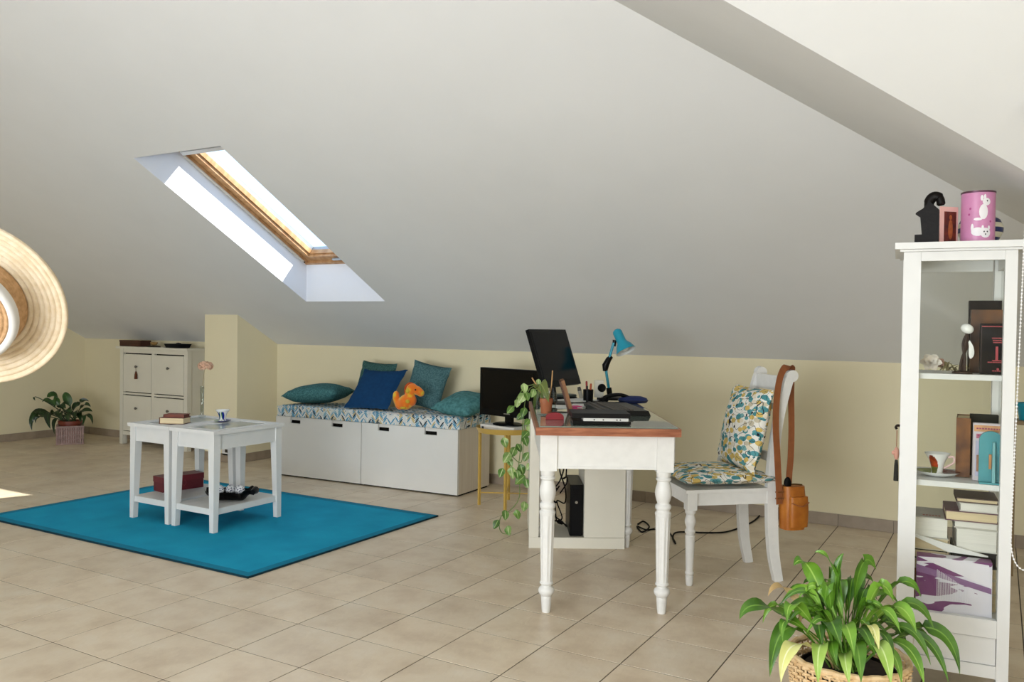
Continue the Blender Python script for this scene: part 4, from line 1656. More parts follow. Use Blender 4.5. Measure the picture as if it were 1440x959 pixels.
# ------------------------------------------------------------------ leaves
def leaf_mat(name, c1, c2, vein, rough=0.4, var_scale=14):
    m, nt, p = nodes_of(name)
    L = nt.links
    tc = N(nt, 'ShaderNodeTexCoord')
    nz = N(nt, 'ShaderNodeTexNoise', Scale=var_scale, Detail=3.0)
    L.new(tc.outputs['Object'], nz.inputs['Vector'])
    oi = N(nt, 'ShaderNodeObjectInfo')
    ad = N(nt, 'ShaderNodeMath', operation='MULTIPLY_ADD')
    L.new(oi.outputs['Random'], ad.inputs[0])
    ad.inputs[1].default_value = 0.4
    ad.inputs[2].default_value = -0.2
    sm = N(nt, 'ShaderNodeMath', operation='ADD')
    L.new(nz.outputs['Fac'], sm.inputs[0])
    L.new(ad.outputs[0], sm.inputs[1])
    rp = ramp(nt, [(0.3, lin(c1)), (0.7, lin(c2))])
    L.new(sm.outputs[0], rp.inputs[0])
    uv = N(nt, 'ShaderNodeUVMap')
    sep = N(nt, 'ShaderNodeSeparateXYZ')
    L.new(uv.outputs[0], sep.inputs[0])
    ab = N(nt, 'ShaderNodeMath', operation='ABSOLUTE')
    s2 = N(nt, 'ShaderNodeMath', operation='SUBTRACT')
    L.new(sep.outputs[0], s2.inputs[0])
    s2.inputs[1].default_value = 0.5
    L.new(s2.outputs[0], ab.inputs[0])
    lt = N(nt, 'ShaderNodeMath', operation='LESS_THAN')
    L.new(ab.outputs[0], lt.inputs[0])
    lt.inputs[1].default_value = 0.045
    mx = N(nt, 'ShaderNodeMix', data_type='RGBA')
    L.new(lt.outputs[0], mx.inputs[0])
    L.new(rp.outputs[0], mx.inputs[6])
    mx.inputs[7].default_value = lin(vein)
    L.new(mx.outputs[2], p.inputs['Base Color'])
    p.inputs['Roughness'].default_value = rough
    p.inputs['Transmission Weight'].default_value = 0.0
    return m


def leaf_bm(p0, p1, p2, width, pet=0.0, fold=0.3, n=12, side=None, wave=0.0, shape=0.8, skew=0.62, petw=0.0025):
    """a leaf along the quadratic curve p0-p1-p2: thin stalk up to `pet`, then a folded blade with a pointed tip"""
    p0, p1, p2 = Vector(p0), Vector(p1), Vector(p2)
    bm = BM()
    uvl = bm.loops.layers.uv.new('UVMap')
    rows = []
    for k in range(n + 1):
        s = k / n
        c = p0 * (1 - s) ** 2 + p1 * 2 * s * (1 - s) + p2 * s * s
        tg = ((p1 - p0) * (1 - s) + (p2 - p1) * s).normalized()
        sd = side if side is not None else tg.cross(Vector((0, 0, 1)))
        sd = (Vector(sd) - tg * tg.dot(Vector(sd)))
        if sd.length < 1e-3:
            sd = tg.cross(Vector((0, 1, 0)))
        sd.normalize()
        nr = sd.cross(tg).normalized()
        if nr.z < 0:
            nr = -nr
        if s <= pet:
            wd = petw
            f = 0.3
        else:
            q = (s - pet) / (1 - pet)
            q2 = q ** skew
            wd = max(petw * (1 - q), width / 2 * math.sin(math.pi * q2) ** shape)
            f = fold
        wv = wave * math.sin(s * 17) * wd
        rows.append([bm.verts.new(c - sd * wd + nr * (wd * f + wv)), bm.verts.new(c - sd * wd * 0.5 + nr * (wd * f * 0.35)), bm.verts.new(c), bm.verts.new(c + sd * wd * 0.5 + nr * (wd * f * 0.35)), bm.verts.new(c + sd * wd + nr * (wd * f - wv))])
    for k in range(n):
        for j in range(4):
            fc = bm.faces.new((rows[k][j], rows[k][j + 1], rows[k + 1][j + 1], rows[k + 1][j]))
            for lo, (a_, b_) in zip(fc.loops, ((j, k), (j + 1, k), (j + 1, k + 1), (j, k + 1))):
                lo[uvl].uv = (a_ / 4, b_ / n)
    return bm


# pothos trailing over the left side of the desk
POTH = leaf_mat('variegated_leaf', '#4f7a2c', '#a9c07a', '#c9d3a0', 0.4, 30)
POTH2 = leaf_mat('dark_green_leaf', '#3c5f22', '#6f9440', '#9cb56a', 0.4, 20)
STEM = mat('green_stem', '#6f8a45', 0.6, 0.2, 40)
pot = Vector((q0.x, q0.y, Z + 0.0697))
ph = thing('trailing_pothos', 'trailing variegated green vine falling from the desk corner to the floor', 'plant', T(pot))
def pv(u, v, t_):
    return camt(u, v, t_) - pot
def tdep(v):
    return 4.35 + (4.98 - 4.35) * min(1, max(0, (v - 535) / 70)) + 0.06 * max(0, (v - 690) / 60)
vines = [[(765, 563, tq), (760, 545, tq + .03), (752, 543, 4.62), (744, 548, 4.75), (739, 562, 4.85), (736, 585, 4.93), (734, 612, 4.97), (731, 640, 4.98), (729, 662, 4.99), (731, 690, 5.0), (728, 705, 5.02), (717, 718, 5.04), (705, 726, 5.06), (702, 740, 5.08), (707, 750, 5.09), (719, 751, 5.09)],
         [(764, 563, tq), (755, 548, tq + .05), (742, 555, 4.78), (732, 567, 4.85), (722, 572, 4.88)],
         [(764, 563, tq), (758, 540, tq + .02), (749, 541, 4.7), (738, 545, 4.8), (728, 558, 4.87), (722, 575, 4.9)],
         [(738, 590, 4.93), (736, 620, 4.96), (733, 650, 4.98), (720, 642, 4.99), (710, 636, 5.0)]]
for vn in vines:
    bm = BM()
    tube(bm, spline([pv(*q) for q in vn], 5), 0.0026, 6)
    obj('vine', bm, STEM, ph)
rr = random.Random(5)
lv = [(190, 105, 44, 0), (175, 160, 52, 0), (110, 225, 42, 1), (165, 265, 40, 1), (205, 295, 36, 1), (195, 365, 44, 1), (80, 410, 46, 0), (125, 465, 50, 0), (200, 490, 44, 0), (90, 495, 54, 0), (60, 580, 44, 0), (120, 580, 54, 0), (175, 562, 50, 1), (165, 620, 56, 1), (203, 640, 40, 0), (188, 770, 46, 0), (150, 815, 44, 1), (82, 818, 46, 0), (30, 870, 44, 1), (100, 905, 46, 0), (268, 72, 30, 0), (238, 132, 40, 0), (150, 190, 40, 0), (215, 330, 36, 0), (195, 400, 50, 0), (160, 440, 40, 1), (215, 545, 36, 0), (110, 520, 40, 0), (185, 240, 44, 1), (205, 150, 40, 1), (150, 590, 42, 0)]
for cx, cy, sz, kd in lv:
    u, v = 690 + cx / 4, 520 + cy / 4
    t_ = tdep(v) + rr.uniform(-0.04, 0.02)
    if v < 575 and u > 744:
        t_ = tq + 0.02
    ln = sz / 4 / F * t_ * 1.35
    c = pv(u, v, t_)
    hz = (Vector((rt.x, rt.y, 0)) * rr.uniform(-0.7, 0.5) + Vector((-fw.x, -fw.y, 0)) * rr.uniform(0.0, 0.5))
    d = (hz + Vector((0, 0, -rr.uniform(0.5, 1.2)))).normalized()
    side = d.cross(Vector((-fw.x, -fw.y, 0.3)) + rt * rr.uniform(-0.5, 0.5)).normalized()
    a_ = c - d * ln * 0.5
    b_ = c + d * ln * 0.5
    mid = c + (Vector((-fw.x, -fw.y, 0.2))) * ln * 0.2
    if (b_ + pot).z < 0.012:
        dz = 0.012 - (b_ + pot).z
        b_.z += dz
        mid.z += dz
        a_.z += dz
    bm = leaf_bm(a_, mid, b_, ln * 0.72, 0.08, 0.22, 8, side, shape=0.75)
    obj('leaf', bm, (POTH, POTH2)[kd], ph, angle=80)
OLIVE = leaf_mat('olive_leaf', '#47531c', '#5d692a', '#75803f', 0.45)
bm = leaf_bm(pv(757, 556, tq), pv(757, 520, tq + .02), pv(772, 566, tq - .06), 0.070, 0.1, 0.1, 10, rt * 0.8 + Vector((0, 0, 0.6)))
obj('leaf', bm, OLIVE, ph, angle=80)
bm = leaf_bm(pv(759, 550, tq), pv(755, 548, tq + .02), pv(750, 580, 4.6), 0.03, 0.1, 0.1, 10, rt)
obj('leaf', bm, POTH2, ph, angle=80)

# ================================================================== chair
w_ang = 39.0
Cm = T(2.881, 1.745, 0) @ RZ(w_ang)          # origin at the front right foot; x runs to the back, y to the sitter's left... away from camera
chair = thing('dining_chair', 'white wooden chair with turned front legs drawn up to the desk', 'chair', Cm)
CWF, CWR, CDP = 0.385, 0.345, 0.44
SH = 0.462
CL_ = [(0.014, 0), (0.0165, 0.006), (0.019, 0.03), (0.0195, 0.048), (0.016, 0.052), (0.0215, 0.058), (0.022, 0.066), (0.018, 0.072), (0.0185, 0.08), (0.0235, 0.235), (0.0245, 0.246), (0.019, 0.252), (0.025, 0.262), (0.026, 0.272), (0.020, 0.28), (0.0195, 0.288), (0.0265, 0.31), (0.0275, 0.322), (0.022, 0.34), (0.020, 0.352), (0.0265, 0.36), (0.0265, 0.374)]
for y in (0, CWF):
    bm = BM()
    lathe(bm, CL_, 24, T(0, y, 0))
    box(bm, -0.025, 0.025, y - 0.025, y + 0.025, 0.374, SH)
    obj('front_leg', bm, WORN, chair, angle=40)
yr0, yr1 = (CWF - CWR) / 2, (CWF + CWR) / 2
side_prof = spline([Vector((0.475, 0, 0)), Vector((0.445, 0, 0.16)), Vector((0.432, 0, 0.40)), Vector((0.436, 0, 0.60)), Vector((0.462, 0, 0.82)), Vector((0.502, 0, 0.985)), Vector((0.52, 0, 1.035))], 6)
def rear_post(y):
    bm = BM()
    n = len(side_prof)
    rows = []
    for i, q in enumerate(side_prof):
        tg = (side_prof[min(i + 1, n - 1)] - side_prof[max(i - 1, 0)]).normalized()
        nx = Vector((tg.z, 0, -tg.x))
        s = i / (n - 1)
        hw_ = 0.0215 + 0.006 * math.sin(math.pi * min(1, s * 1.6)) - 0.004 * max(0, s - 0.7)
        dy = 0.0175
        rows.append([bm.verts.new(q + nx * a_ * hw_ + Vector((0, y + b_ * dy, 0))) for a_, b_ in ((-1, -1), (1, -1), (1, 1), (-1, 1))])
    for a_, b_ in zip(rows, rows[1:]):
        for k in range(4):
            j = (k + 1) % 4
            bm.faces.new((a_[k], a_[j], b_[j], b_[k]))
    bm.faces.new(rows[0][::-1])
    bm.faces.new(rows[-1])
    # rolled scroll at the top
    e = side_prof[-1]
    cyl(bm, e + Vector((0.006, y - 0.0185, 0.000)), e + Vector((0.006, y + 0.0185, 0.002)), 0.030, n=24)
    return bm
for y in (yr0, yr1):
    obj('rear_post', rear_post(y), WORN, chair, angle=40)
def rail(x0, y0, x1, y1, z0, z1, th_, name):
    d = Vector((x1 - x0, y1 - y0, 0))
    l_ = d.length
    d.normalize()
    M4 = Matrix(((d.x, -d.y, 0, x0), (d.y, d.x, 0, y0), (0, 0, 1, 0), (0, 0, 0, 1)))
    bm = BM()
    box(bm, 0, l_, -th_ / 2, th_ / 2, z0, z1)
    obj(name, bm, WORN, chair, bevel=0.003, M=M4)
rail(0.025, 0, 0.412, yr0, 0.395, SH - 0.004, 0.022, 'seat_rail')
rail(0.025, CWF, 0.412, yr1, 0.395, SH - 0.004, 0.022, 'seat_rail')
rail(0, 0.025, 0, CWF - 0.025, 0.395, SH - 0.004, 0.022, 'seat_rail')
rail(0.432, yr0 + 0.018, 0.432, yr1 - 0.018, 0.395, SH - 0.004, 0.022, 'seat_rail')
bm = BM()
prism(bm, [(-0.035, -0.03), (0.41, yr0 - 0.022), (0.41, yr1 + 0.022), (-0.035, CWF + 0.03)], SH - 0.003, SH + 0.013, 'z')
obj('seat', bm, WORN, chair, bevel=0.005)
rail(0.505, yr0 + 0.018, 0.505, yr1 - 0.018, 0.955, 1.03, 0.022, 'top_rail')
rail(0.438, yr0 + 0.018, 0.438, yr1 - 0.018, 0.60, 0.645, 0.02, 'back_rail')
rail(0.478, yr0 + 0.018, 0.478, yr1 - 0.018, 0.86, 0.89, 0.018, 'back_rail')

# leaf print fabric
def leaf_print(name, scale):
    m, nt, p = nodes_of(name)
    L = nt.links
    tc = N(nt, 'ShaderNodeTexCoord')
    base = None
    def layer(rot, seed, sc, stops):
        mp = N(nt, 'ShaderNodeMapping')
        mp.inputs['Rotation'].default_value = (0.3, 0.2, rot)
        mp.inputs['Location'].default_value = (seed, seed * 1.7, seed * 0.3)
        mp.inputs['Scale'].default_value = (sc, sc * 1.75, sc)
        L.new(tc.outputs['Object'], mp.inputs[0])
        vo = N(nt, 'ShaderNodeTexVoronoi', Scale=1.0, Randomness=0.75)
        L.new(mp.outputs[0], vo.inputs['Vector'])
        lt = N(nt, 'ShaderNodeMath', operation='LESS_THAN')
        L.new(vo.outputs['Distance'], lt.inputs[0])
        lt.inputs[1].default_value = 0.50
        sp = N(nt, 'ShaderNodeSeparateColor')
        L.new(vo.outputs['Color'], sp.inputs[0])
        rp = ramp(nt, stops, 'CONSTANT')
        L.new(sp.outputs[0], rp.inputs[0])
        keep = N(nt, 'ShaderNodeMath', operation='LESS_THAN')
        L.new(sp.outputs[1], keep.inputs[0])
        keep.inputs[1].default_value = 0.80
        ml = N(nt, 'ShaderNodeMath', operation='MULTIPLY')
        L.new(lt.outputs[0], ml.inputs[0])
        L.new(keep.outputs[0], ml.inputs[1])
        return ml.outputs[0], rp.outputs[0], vo
    white = lin('#ece9e0')
    f1, c1, v1 = layer(0.7, 3.1, scale, [(0, lin('#5a9aa0')), (0.42, lin('#cdb56e')), (0.72, lin('#79abad')), (0.9, lin('#c9bfa6'))])
    f2, c2, v2 = layer(-0.8, 9.7, scale, [(0, lin('#d8ba6a')), (0.4, lin('#4c8a90')), (0.8, lin('#e2d9c4'))])
    m1 = N(nt, 'ShaderNodeMix', data_type='RGBA')
    m1.inputs[6].default_value = white
    L.new(f1, m1.inputs[0])
    L.new(c1, m1.inputs[7])
    m2 = N(nt, 'ShaderNodeMix', data_type='RGBA')
    L.new(f2, m2.inputs[0])
    L.new(m1.outputs[2], m2.inputs[6])
    L.new(c2, m2.inputs[7])
    # curling dark stems: thin contour lines of a noise field, and dots
    nz = N(nt, 'ShaderNodeTexNoise', Scale=scale * 0.45, Detail=0.5)
    L.new(tc.outputs['Object'], nz.inputs['Vector'])
    fr = N(nt, 'ShaderNodeMath', operation='PINGPONG')
    L.new(nz.outputs['Fac'], fr.inputs[0])
    fr.inputs[1].default_value = 0.055
    ln_ = N(nt, 'ShaderNodeMath', operation='LESS_THAN')
    L.new(fr.outputs[0], ln_.inputs[0])
    ln_.inputs[1].default_value = 0.0042
    vd = N(nt, 'ShaderNodeTexVoronoi', Scale=scale * 0.8)
    L.new(tc.outputs['Object'], vd.inputs['Vector'])
    dt = N(nt, 'ShaderNodeMath', operation='LESS_THAN')
    L.new(vd.outputs['Distance'], dt.inputs[0])
    dt.inputs[1].default_value = 0.13
    mxx = N(nt, 'ShaderNodeMath', operation='MAXIMUM')
    L.new(ln_.outputs[0], mxx.inputs[0])
    L.new(dt.outputs[0], mxx.inputs[1])
    m3 = N(nt, 'ShaderNodeMix', data_type='RGBA')
    L.new(mxx.outputs[0], m3.inputs[0])
    L.new(m2.outputs[2], m3.inputs[6])
    m3.inputs[7].default_value = lin('#262a30')
    L.new(m3.outputs[2], p.inputs['Base Color'])
    p.inputs['Roughness'].default_value = 0.9
    p.inputs['Specular IOR Level'].default_value = 0.2
    return m


LPR = leaf_print('leaf_print_cotton', 21)
o = obj('seat_cushion', pillow_bm(0.50, 0.47, 0.085, 18, 0.035, seed=8), LPR, angle=80)
o.matrix_world = Cm @ T(0.195, CWF / 2, SH + 0.013 + 0.046)
tag(o, 'leaf-print cushion lying flat on the seat of the white chair', 'cushion', 'leaf-print cushions on the chair')
o = obj('back_cushion', pillow_bm(0.45, 0.43, 0.12, 18, 0.04, seed=9), LPR, angle=80)
o.matrix_world = Cm @ T(0.352, CWF / 2 - 0.015, SH + 0.013 + 0.085 + 0.200) @ RY(13) @ RZ(90) @ RX(90)
tag(o, 'leaf-print cushion standing upright against the chair back', 'cushion', 'leaf-print cushions on the chair')

# orange handbag hanging from the chair back
pt_ = Cm @ Vector((0.526, yr0, 1.039))
bagp = Cm @ Vector((0.535, yr0 - 0.02, 0.27))
bag = thing('handbag', 'small orange leather handbag hanging by its tan strap from the chair', 'bag', T(bagp) @ RZ(w_ang + 8))
LEA = mat('orange_leather', '#b9701f', 0.45, 0.2, 14, bump=0.15, bscale=160, hex2='#a25a14')
STR = mat('tan_strap_leather', '#9a5b34', 0.5, 0.15, 30)
def rounded_bag(w_, d_, h_, n=14):
    bm = BM()
    rows = []
    for k in range(n + 1):
        s = k / n
        z = h_ * s
        bul = 0.72 + 0.38 * math.sin(math.pi * (0.12 + 0.72 * s)) ** 0.8 - 0.18 * s
        wr = 0.9 + 0.12 * math.sin(math.pi * (0.15 + 0.7 * s))
        ring = []
        for i in range(28):
            a_ = 2 * math.pi * i / 28
            c_, s_ = math.cos(a_), math.sin(a_)
            x = w_ / 2 * wr * math.copysign(abs(c_) ** 0.7, c_)
            y = d_ / 2 * bul * math.copysign(abs(s_) ** 0.8, s_)
            ring.append(bm.verts.new((x, y, z)))
        rows.append(ring)
    for a_, b_ in zip(rows, rows[1:]):
        for i in range(28):
            j = (i + 1) % 28
            bm.faces.new((a_[i], a_[j], b_[j], b_[i]))
    bm.faces.new(rows[0][::-1])
    bm.faces.new(rows[-1])
    return bm
obj('bag_body', rounded_bag(0.125, 0.105, 0.215), LEA, bag, bevel=0.0, angle=60)
bm = rounded_bag(0.104, 0.05, 0.15)
bmesh.ops.transform(bm, matrix=T(0.004, -0.046, 0.018), verts=bm.verts)
obj('front_pocket', bm, LEA, bag, angle=60)
bm = BM()
tube(bm, spline([(-0.048, -0.064, 0.14), (0.0, -0.078, 0.125), (0.052, -0.064, 0.14)], 6), 0.003, 6)
obj('pocket_seam', bm, STR, bag)
bm = BM()
tube(bm, spline([(-0.055, 0, 0.217), (0, -0.004, 0.223), (0.055, 0, 0.217)], 6), 0.004, 6)
obj('zip', bm, mat('brass_zip', '#7a5a2a', 0.4, metal=0.7), bag)
bm = BM()
ball(bm, (-0.03, 0.0, 0.225), (0.02, 0.015, 0.035), 12)
obj('black_lining', bm, SATIN, bag)
BI = bag.matrix_world.inverted()
pl = BI @ pt_
def ribbon(pts, wd, th_, side):
    bm = BM()
    side = Vector(side).normalized()
    rows = []
    P_ = [Vector(q) for q in pts]
    for i, q in enumerate(P_):
        tg = (P_[min(i + 1, len(P_) - 1)] - P_[max(i - 1, 0)]).normalized()
        sd = (side - tg * side.dot(tg)).normalized()
        nr = sd.cross(tg)
        rows.append([bm.verts.new(q + sd * a_ * wd / 2 + nr * b_ * th_ / 2) for a_, b_ in ((-1, -1), (1, -1), (1, 1), (-1, 1))])
    for a_, b_ in zip(rows, rows[1:]):
        for k in range(4):
            bm.faces.new((a_[k], a_[(k + 1) % 4], b_[(k + 1) % 4], b_[k]))
    bm.faces.new(rows[0][::-1])
    bm.faces.new(rows[-1])
    return bm
rl = lambda u, v, dt: BI @ camt(u, v, (pt_ - CAM).dot(fw) + dt)
s1 = spline([rl(1096, 709, -0.06), rl(1095, 680, -0.065), rl(1093, 640, -0.07), rl(1091, 600, -0.07), rl(1092, 565, -0.06), rl(1096, 535, -0.045), rl(1103, 518, -0.03), pl + Vector((0, 0, 0.036)), rl(1113, 528, 0.03), rl(1112.5, 560, 0.035), rl(1113, 600, 0.02), rl(1112, 640, 0.0), rl(1110, 665, -0.01), rl(1109, 682, -0.015)], 6)
obj('strap', ribbon(s1, 0.036, 0.0035, BI.to_3x3() @ (rt * 0.9 + Vector((fw.x, fw.y, 0)) * 0.35)), STR, bag, angle=60)
bm = BM()
for v in (692, 701):
    q = rl(1096, v, -0.064)
    sd = BI.to_3x3() @ rt
    tube(bm, [q - sd * 0.02, q + sd * 0.02], 0.004, 8)
obj('strap_buckle', bm, mat('dull_brass', '#7a4a24', 0.4, 0.1, 20, metal=0.3), bag)

# ================================================================== glazed display cabinet
KANG = 5.4
k0 = on(1411, 1003, 0.0)
e1 = Vector((math.cos(R(KANG)), math.sin(R(KANG)), 0))
e2 = Vector((-e1.y, e1.x, 0))
xl = (onplane(1266, 600, k0, e2) - k0).dot(e1)
xr = (onplane(1425, 650, k0, e2) - k0).dot(e1)
ko = k0 + e1 * xl
ko.z = 0
KM_ = T(ko) @ RZ(KANG)
KI = KM_.inverted()
KW, KD, KH = xr - xl, 0.37, 1.569


def kp(u, v, d):
    """cabinet-local point where the pixel's ray meets the upright plane at depth d behind the front"""
    return KI @ onplane(u, v, KM_ @ Vector((0, d, 0)), e2)


cab = thing('display_cabinet', 'tall narrow white glazed display cabinet full of books and ornaments', 'cabinet', KM_)
pw_, pr2 = 0.054, 0.036
for x in (0, 1):
    for y in (0, KD - 0.04):
        bm = BM()
        wq = (pw_ if x == 0 else pr2) if y == 0 else 0.04 - 0.004 * x
        box(bm, 0 if x == 0 else KW - wq, wq if x == 0 else KW, y, y + 0.04, 0, KH - 0.0305)
        obj('post', bm, WHITE, cab, bevel=0.003)
bm = BM()
box(bm, -0.028, KW + 0.028, -0.028, KD + 0.02, KH - 0.022, KH)
obj('top_plate', bm, WHITE, cab, bevel=0.004)
bm = BM()
box(bm, -0.012, KW + 0.012, -0.012, KD + 0.006, KH - 0.030, KH - 0.0225)
obj('cornice', bm, WHITE, cab, bevel=0.002)
zt0, zt1 = 1.507, KH - 0.0305
zb0, zb1 = 0.243, 0.303
for z0, z1, nm in ((zt0, zt1, 'door_rail'), (zb0, zb1, 'door_rail'), (0.108, 0.150, 'lower_rail')):
    bm = BM()
    box(bm, pw_ + 0.0005, KW - pr2 - 0.0005, 0.001, 0.026, z0, z1)
    obj(nm, bm, WHITE, cab, bevel=0.002)
for z0, z1 in ((1.49, KH - 0.031), (0.108, 0.303)):
    bm = BM()
    box(bm, 0.041, KW - 0.041, KD - 0.025, KD - 0.003, z0, z1)
    obj('back_rail', bm, WHITE, cab, bevel=0.002)
    for x in (0.004, KW - 0.026):
        bm = BM()
        box(bm, x, x + 0.022, 0.0405, KD - 0.0405, z0, z1)
        obj('side_rail', bm, WHITE, cab, bevel=0.002)
bm = BM()
box(bm, pw_ + 0.002, KW - pr2 - 0.002, 0.006, 0.022, 0.1515, 0.2405)
obj('drawer_front', bm, WHITE, cab, bevel=0.003)
bm = BM()
box(bm, 0.03, KW - 0.03, 0.03, KD - 0.03, 0.285, 0.298)
obj('floor_board', bm, WHITE, cab, bevel=0.002)
KGL = glass('cabinet_glass', (0.965, 0.975, 0.965), 0.9)
bm = BM()
box(bm, pw_, KW - pr2, 0.010, 0.013, zb1, zt0)
obj('door_pane', bm, KGL, cab)
bm = BM()
box(bm, 0.04, KW - 0.04, KD - 0.014, KD - 0.011, 0.303, 1.49)
obj('back_pane', bm, KGL, cab)
for x in (0.012, KW - 0.015):
    bm = BM()
    box(bm, x, x + 0.003, 0.04, KD - 0.04, 0.303, 1.49)
    obj('side_pane', bm, KGL, cab)
SH1, SH2, SH3 = 1.122, 0.752, 0.299
for z in (SH1, SH2):
    bm = BM()
    box(bm, 0.017, KW - 0.017, 0.03, KD - 0.027, z - 0.02, z - 0.001)
    obj('shelf', bm, WHITE, cab, bevel=0.002)
# hook with a charm on the left side
hk = kp(1262, 601, 0.16)
bm = BM()
tube(bm, spline([(-0.0005, 0.16, hk.z + 0.006), (-0.009, 0.16, hk.z + 0.007), (-0.014, 0.16, hk.z), (-0.010, 0.16, hk.z - 0.006)], 5), 0.0045, 8)
obj('side_hook', bm, mat('dark_bronze', '#2a2019', 0.4, metal=0.7), cab)
t = thing('hanging_charm', 'small pink charm with a dark tassel hanging on the left side of the cabinet', 'charm', KM_ @ T(-0.010, 0.16, hk.z - 0.010))
bm = BM()
tube(bm, [(0, 0, 0.0), (0.0, 0, -0.06)], 0.0016, 6)
obj('cord', bm, STR, t)
bm = BM()
ball(bm, (0, 0, -0.085), (0.0095, 0.015, 0.024), 12)
ball(bm, (-0.009, -0.006, -0.082), (0.008, 0.009, 0.008), 10)
obj('pink_body', bm, mat('pale_pink_felt', '#d9a18e', 0.9, 0.15, 40), t, angle=80)
bm = BM()
lathe(bm, [(0, -0.185), (0.0085, -0.185), (0.007, -0.13), (0.005, -0.109), (0, -0.109)], 10)
obj('tassel_fringe', bm, mat('dark_tassel', '#2c2b24', 0.9, 0.3, 60), t)


def on_shelf(x, y, z, rz=0):
    return KM_ @ T(x, y, z) @ RZ(rz)


# ---- things on top of the cabinet
zt = KH + 0.001
a = kp(1305, 338, 0.12)
t = thing('black_sculpture', 'black carved wooden figure with a curled top on the cabinet', 'sculpture', on_shelf(a.x, 0.12, zt, -8))
BW = mat('black_carved_wood', '#120d0b', 0.5, 0.3, 30, bump=0.2, bscale=80)
bm = BM()
box(bm, -0.040, 0.036, -0.03, 0.03, 0, 0.038)
obj('foot', bm, BW, t, bevel=0.004)
bm = BM()
prism(bm, [(-0.018, 0.0385), (0.036, 0.0385), (0.034, 0.125), (0.004, 0.155), (-0.016, 0.13), (-0.036, 0.118), (-0.040, 0.112), (-0.024, 0.10)], -0.022, 0.022, 'y')
obj('trunk', bm, BW, t, bevel=0.004)
bm = BM()
tube(bm, spline([(0.002, 0, 0.12), (0.002, 0, 0.155), (0.016, 0, 0.172), (0.034, 0, 0.165), (0.040, 0, 0.14)], 6), [0.016] * 6 + [0.018] * 12 + [0.014] * 6 + [0.01], 12)
obj('curl', bm, BW, t)
a = kp(1318, 338, 0.10)
b = kp(1341, 338, 0.10)
t = thing('greeting_card', 'half-open pink greeting card with a dark picture on the cabinet top', 'card', on_shelf(a.x + 0.006, 0.10, zt, 0))
PINKC = mat('pale_pink_card', '#e5b5ac', 0.6, 0.05, 10)
for ang, w_, nm in ((38, 0.075, 'front_leaf'), (72, 0.075, 'rear_leaf')):
    bm = BM()
    box(bm, 0.001, w_, -0.0008, 0.0008, 0, 0.135)
    d = obj(nm, bm, PINKC, t, M=RZ(ang))
    if nm == 'front_leaf':
        bm = BM()
        box(bm, 0.018, w_ - 0.008, -0.0018, -0.0009, 0.012, 0.118)
        pd = obj('picture', bm, mat('dark_picture_print', '#3c1713', 0.5, 0.7, 40, hex2='#6d2a16'), d)
        for cx, cz_, r1, r2 in ((0.044, 0.055, 0.010, 0.035), (0.044, 0.098, 0.006, 0.009)):
            bm = BM()
            ball(bm, (cx, -0.0019, cz_), (r1, 0.0004, r2), 10)
            obj('printed_figure', bm, mat('amber_print', '#a5582a', 0.6, 0.3, 60), d)
a = kp(1377, 338, 0.13)
b0, b1 = kp(1351, 300, 0.13), kp(1400, 300, 0.13)
rt_ = (b1.x - b0.x) / 2
tin_h = kp(1377, 266, 0.13).z - kp(1377, 339, 0.13).z
t = thing('pink_tin', 'tall pink cylindrical tin with two white animals printed on it', 'tin', on_shelf((b0.x + b1.x) / 2, 0.13, zt))
bm = BM()
lathe(bm, [(0, 0), (rt_, 0), (rt_, tin_h - 0.005), (0, tin_h - 0.005)], 40)
obj('tin_body', bm, mat('pink_tin_print', '#d18ab4', 0.35, 0.12, 14), t, angle=40)
bm = BM()
lathe(bm, [(rt_ - 0.004, tin_h - 0.0048), (rt_ + 0.0015, tin_h - 0.004), (rt_ + 0.0015, tin_h + 0.001), (rt_ - 0.006, tin_h + 0.001), (rt_ - 0.006, tin_h - 0.0048)], 40, caps=False)
obj('rim', bm, mat('dull_tin_rim', '#6d4a5c', 0.35, metal=0.6), t)
WPR = mat('white_print', '#ece8ea', 0.4, 0.04, 20)
DPR = mat('dark_grey_print', '#3b3840', 0.4)
def wrap_blob(pts, mm, name, off=0.0006):
    """a flat printed shape wrapped on the tin; pts are (angle degrees from the front, height)"""
    bm = BM()
    c = (sum(p_[0] for p_ in pts) / len(pts), sum(p_[1] for p_ in pts) / len(pts))
    def co(a_, z):
        an = R(-90 + a_)
        return ((rt_ + off) * math.cos(an), (rt_ + off) * math.sin(an), z)
    n = len(pts)
    outer = [bm.verts.new(co(*p_)) for p_ in pts]
    inner = [bm.verts.new(co(c[0] + (p_[0] - c[0]) * 0.5, c[1] + (p_[1] - c[1]) * 0.5)) for p_ in pts]
    cv = bm.verts.new(co(*c))
    for i in range(n):
        j = (i + 1) % n
        bm.faces.new((outer[i], outer[j], inner[j], inner[i]))
        bm.faces.new((inner[i], inner[j], cv))
    return obj(name, bm, mm, t, smooth=False)
def ell(a0, z0, ra, rz, n=14, rot=0):
    return [(a0 + ra * math.cos(i / n * 6.2832) * math.cos(rot) , z0 + rz * math.sin(i / n * 6.2832)) for i in range(n)]
for nm, sh in (('printed_animal', [ell(14, 0.108, 15, 0.026), ell(24, 0.142, 14, 0.013), ell(8, 0.155, 5, 0.010), ell(18, 0.158, 4, 0.010), ell(-4, 0.083, 14, 0.005)]),
               ('printed_animal', [ell(-4, 0.040, 22, 0.015), ell(22, 0.036, 18, 0.017), ell(12, 0.054, 4, 0.008), ell(34, 0.053, 4, 0.008), ell(-22, 0.054, 5, 0.014)])):
    for i_, s_ in enumerate(sh):
        wrap_blob(s_, WPR, nm, 0.0006 + 0.00008 * i_)
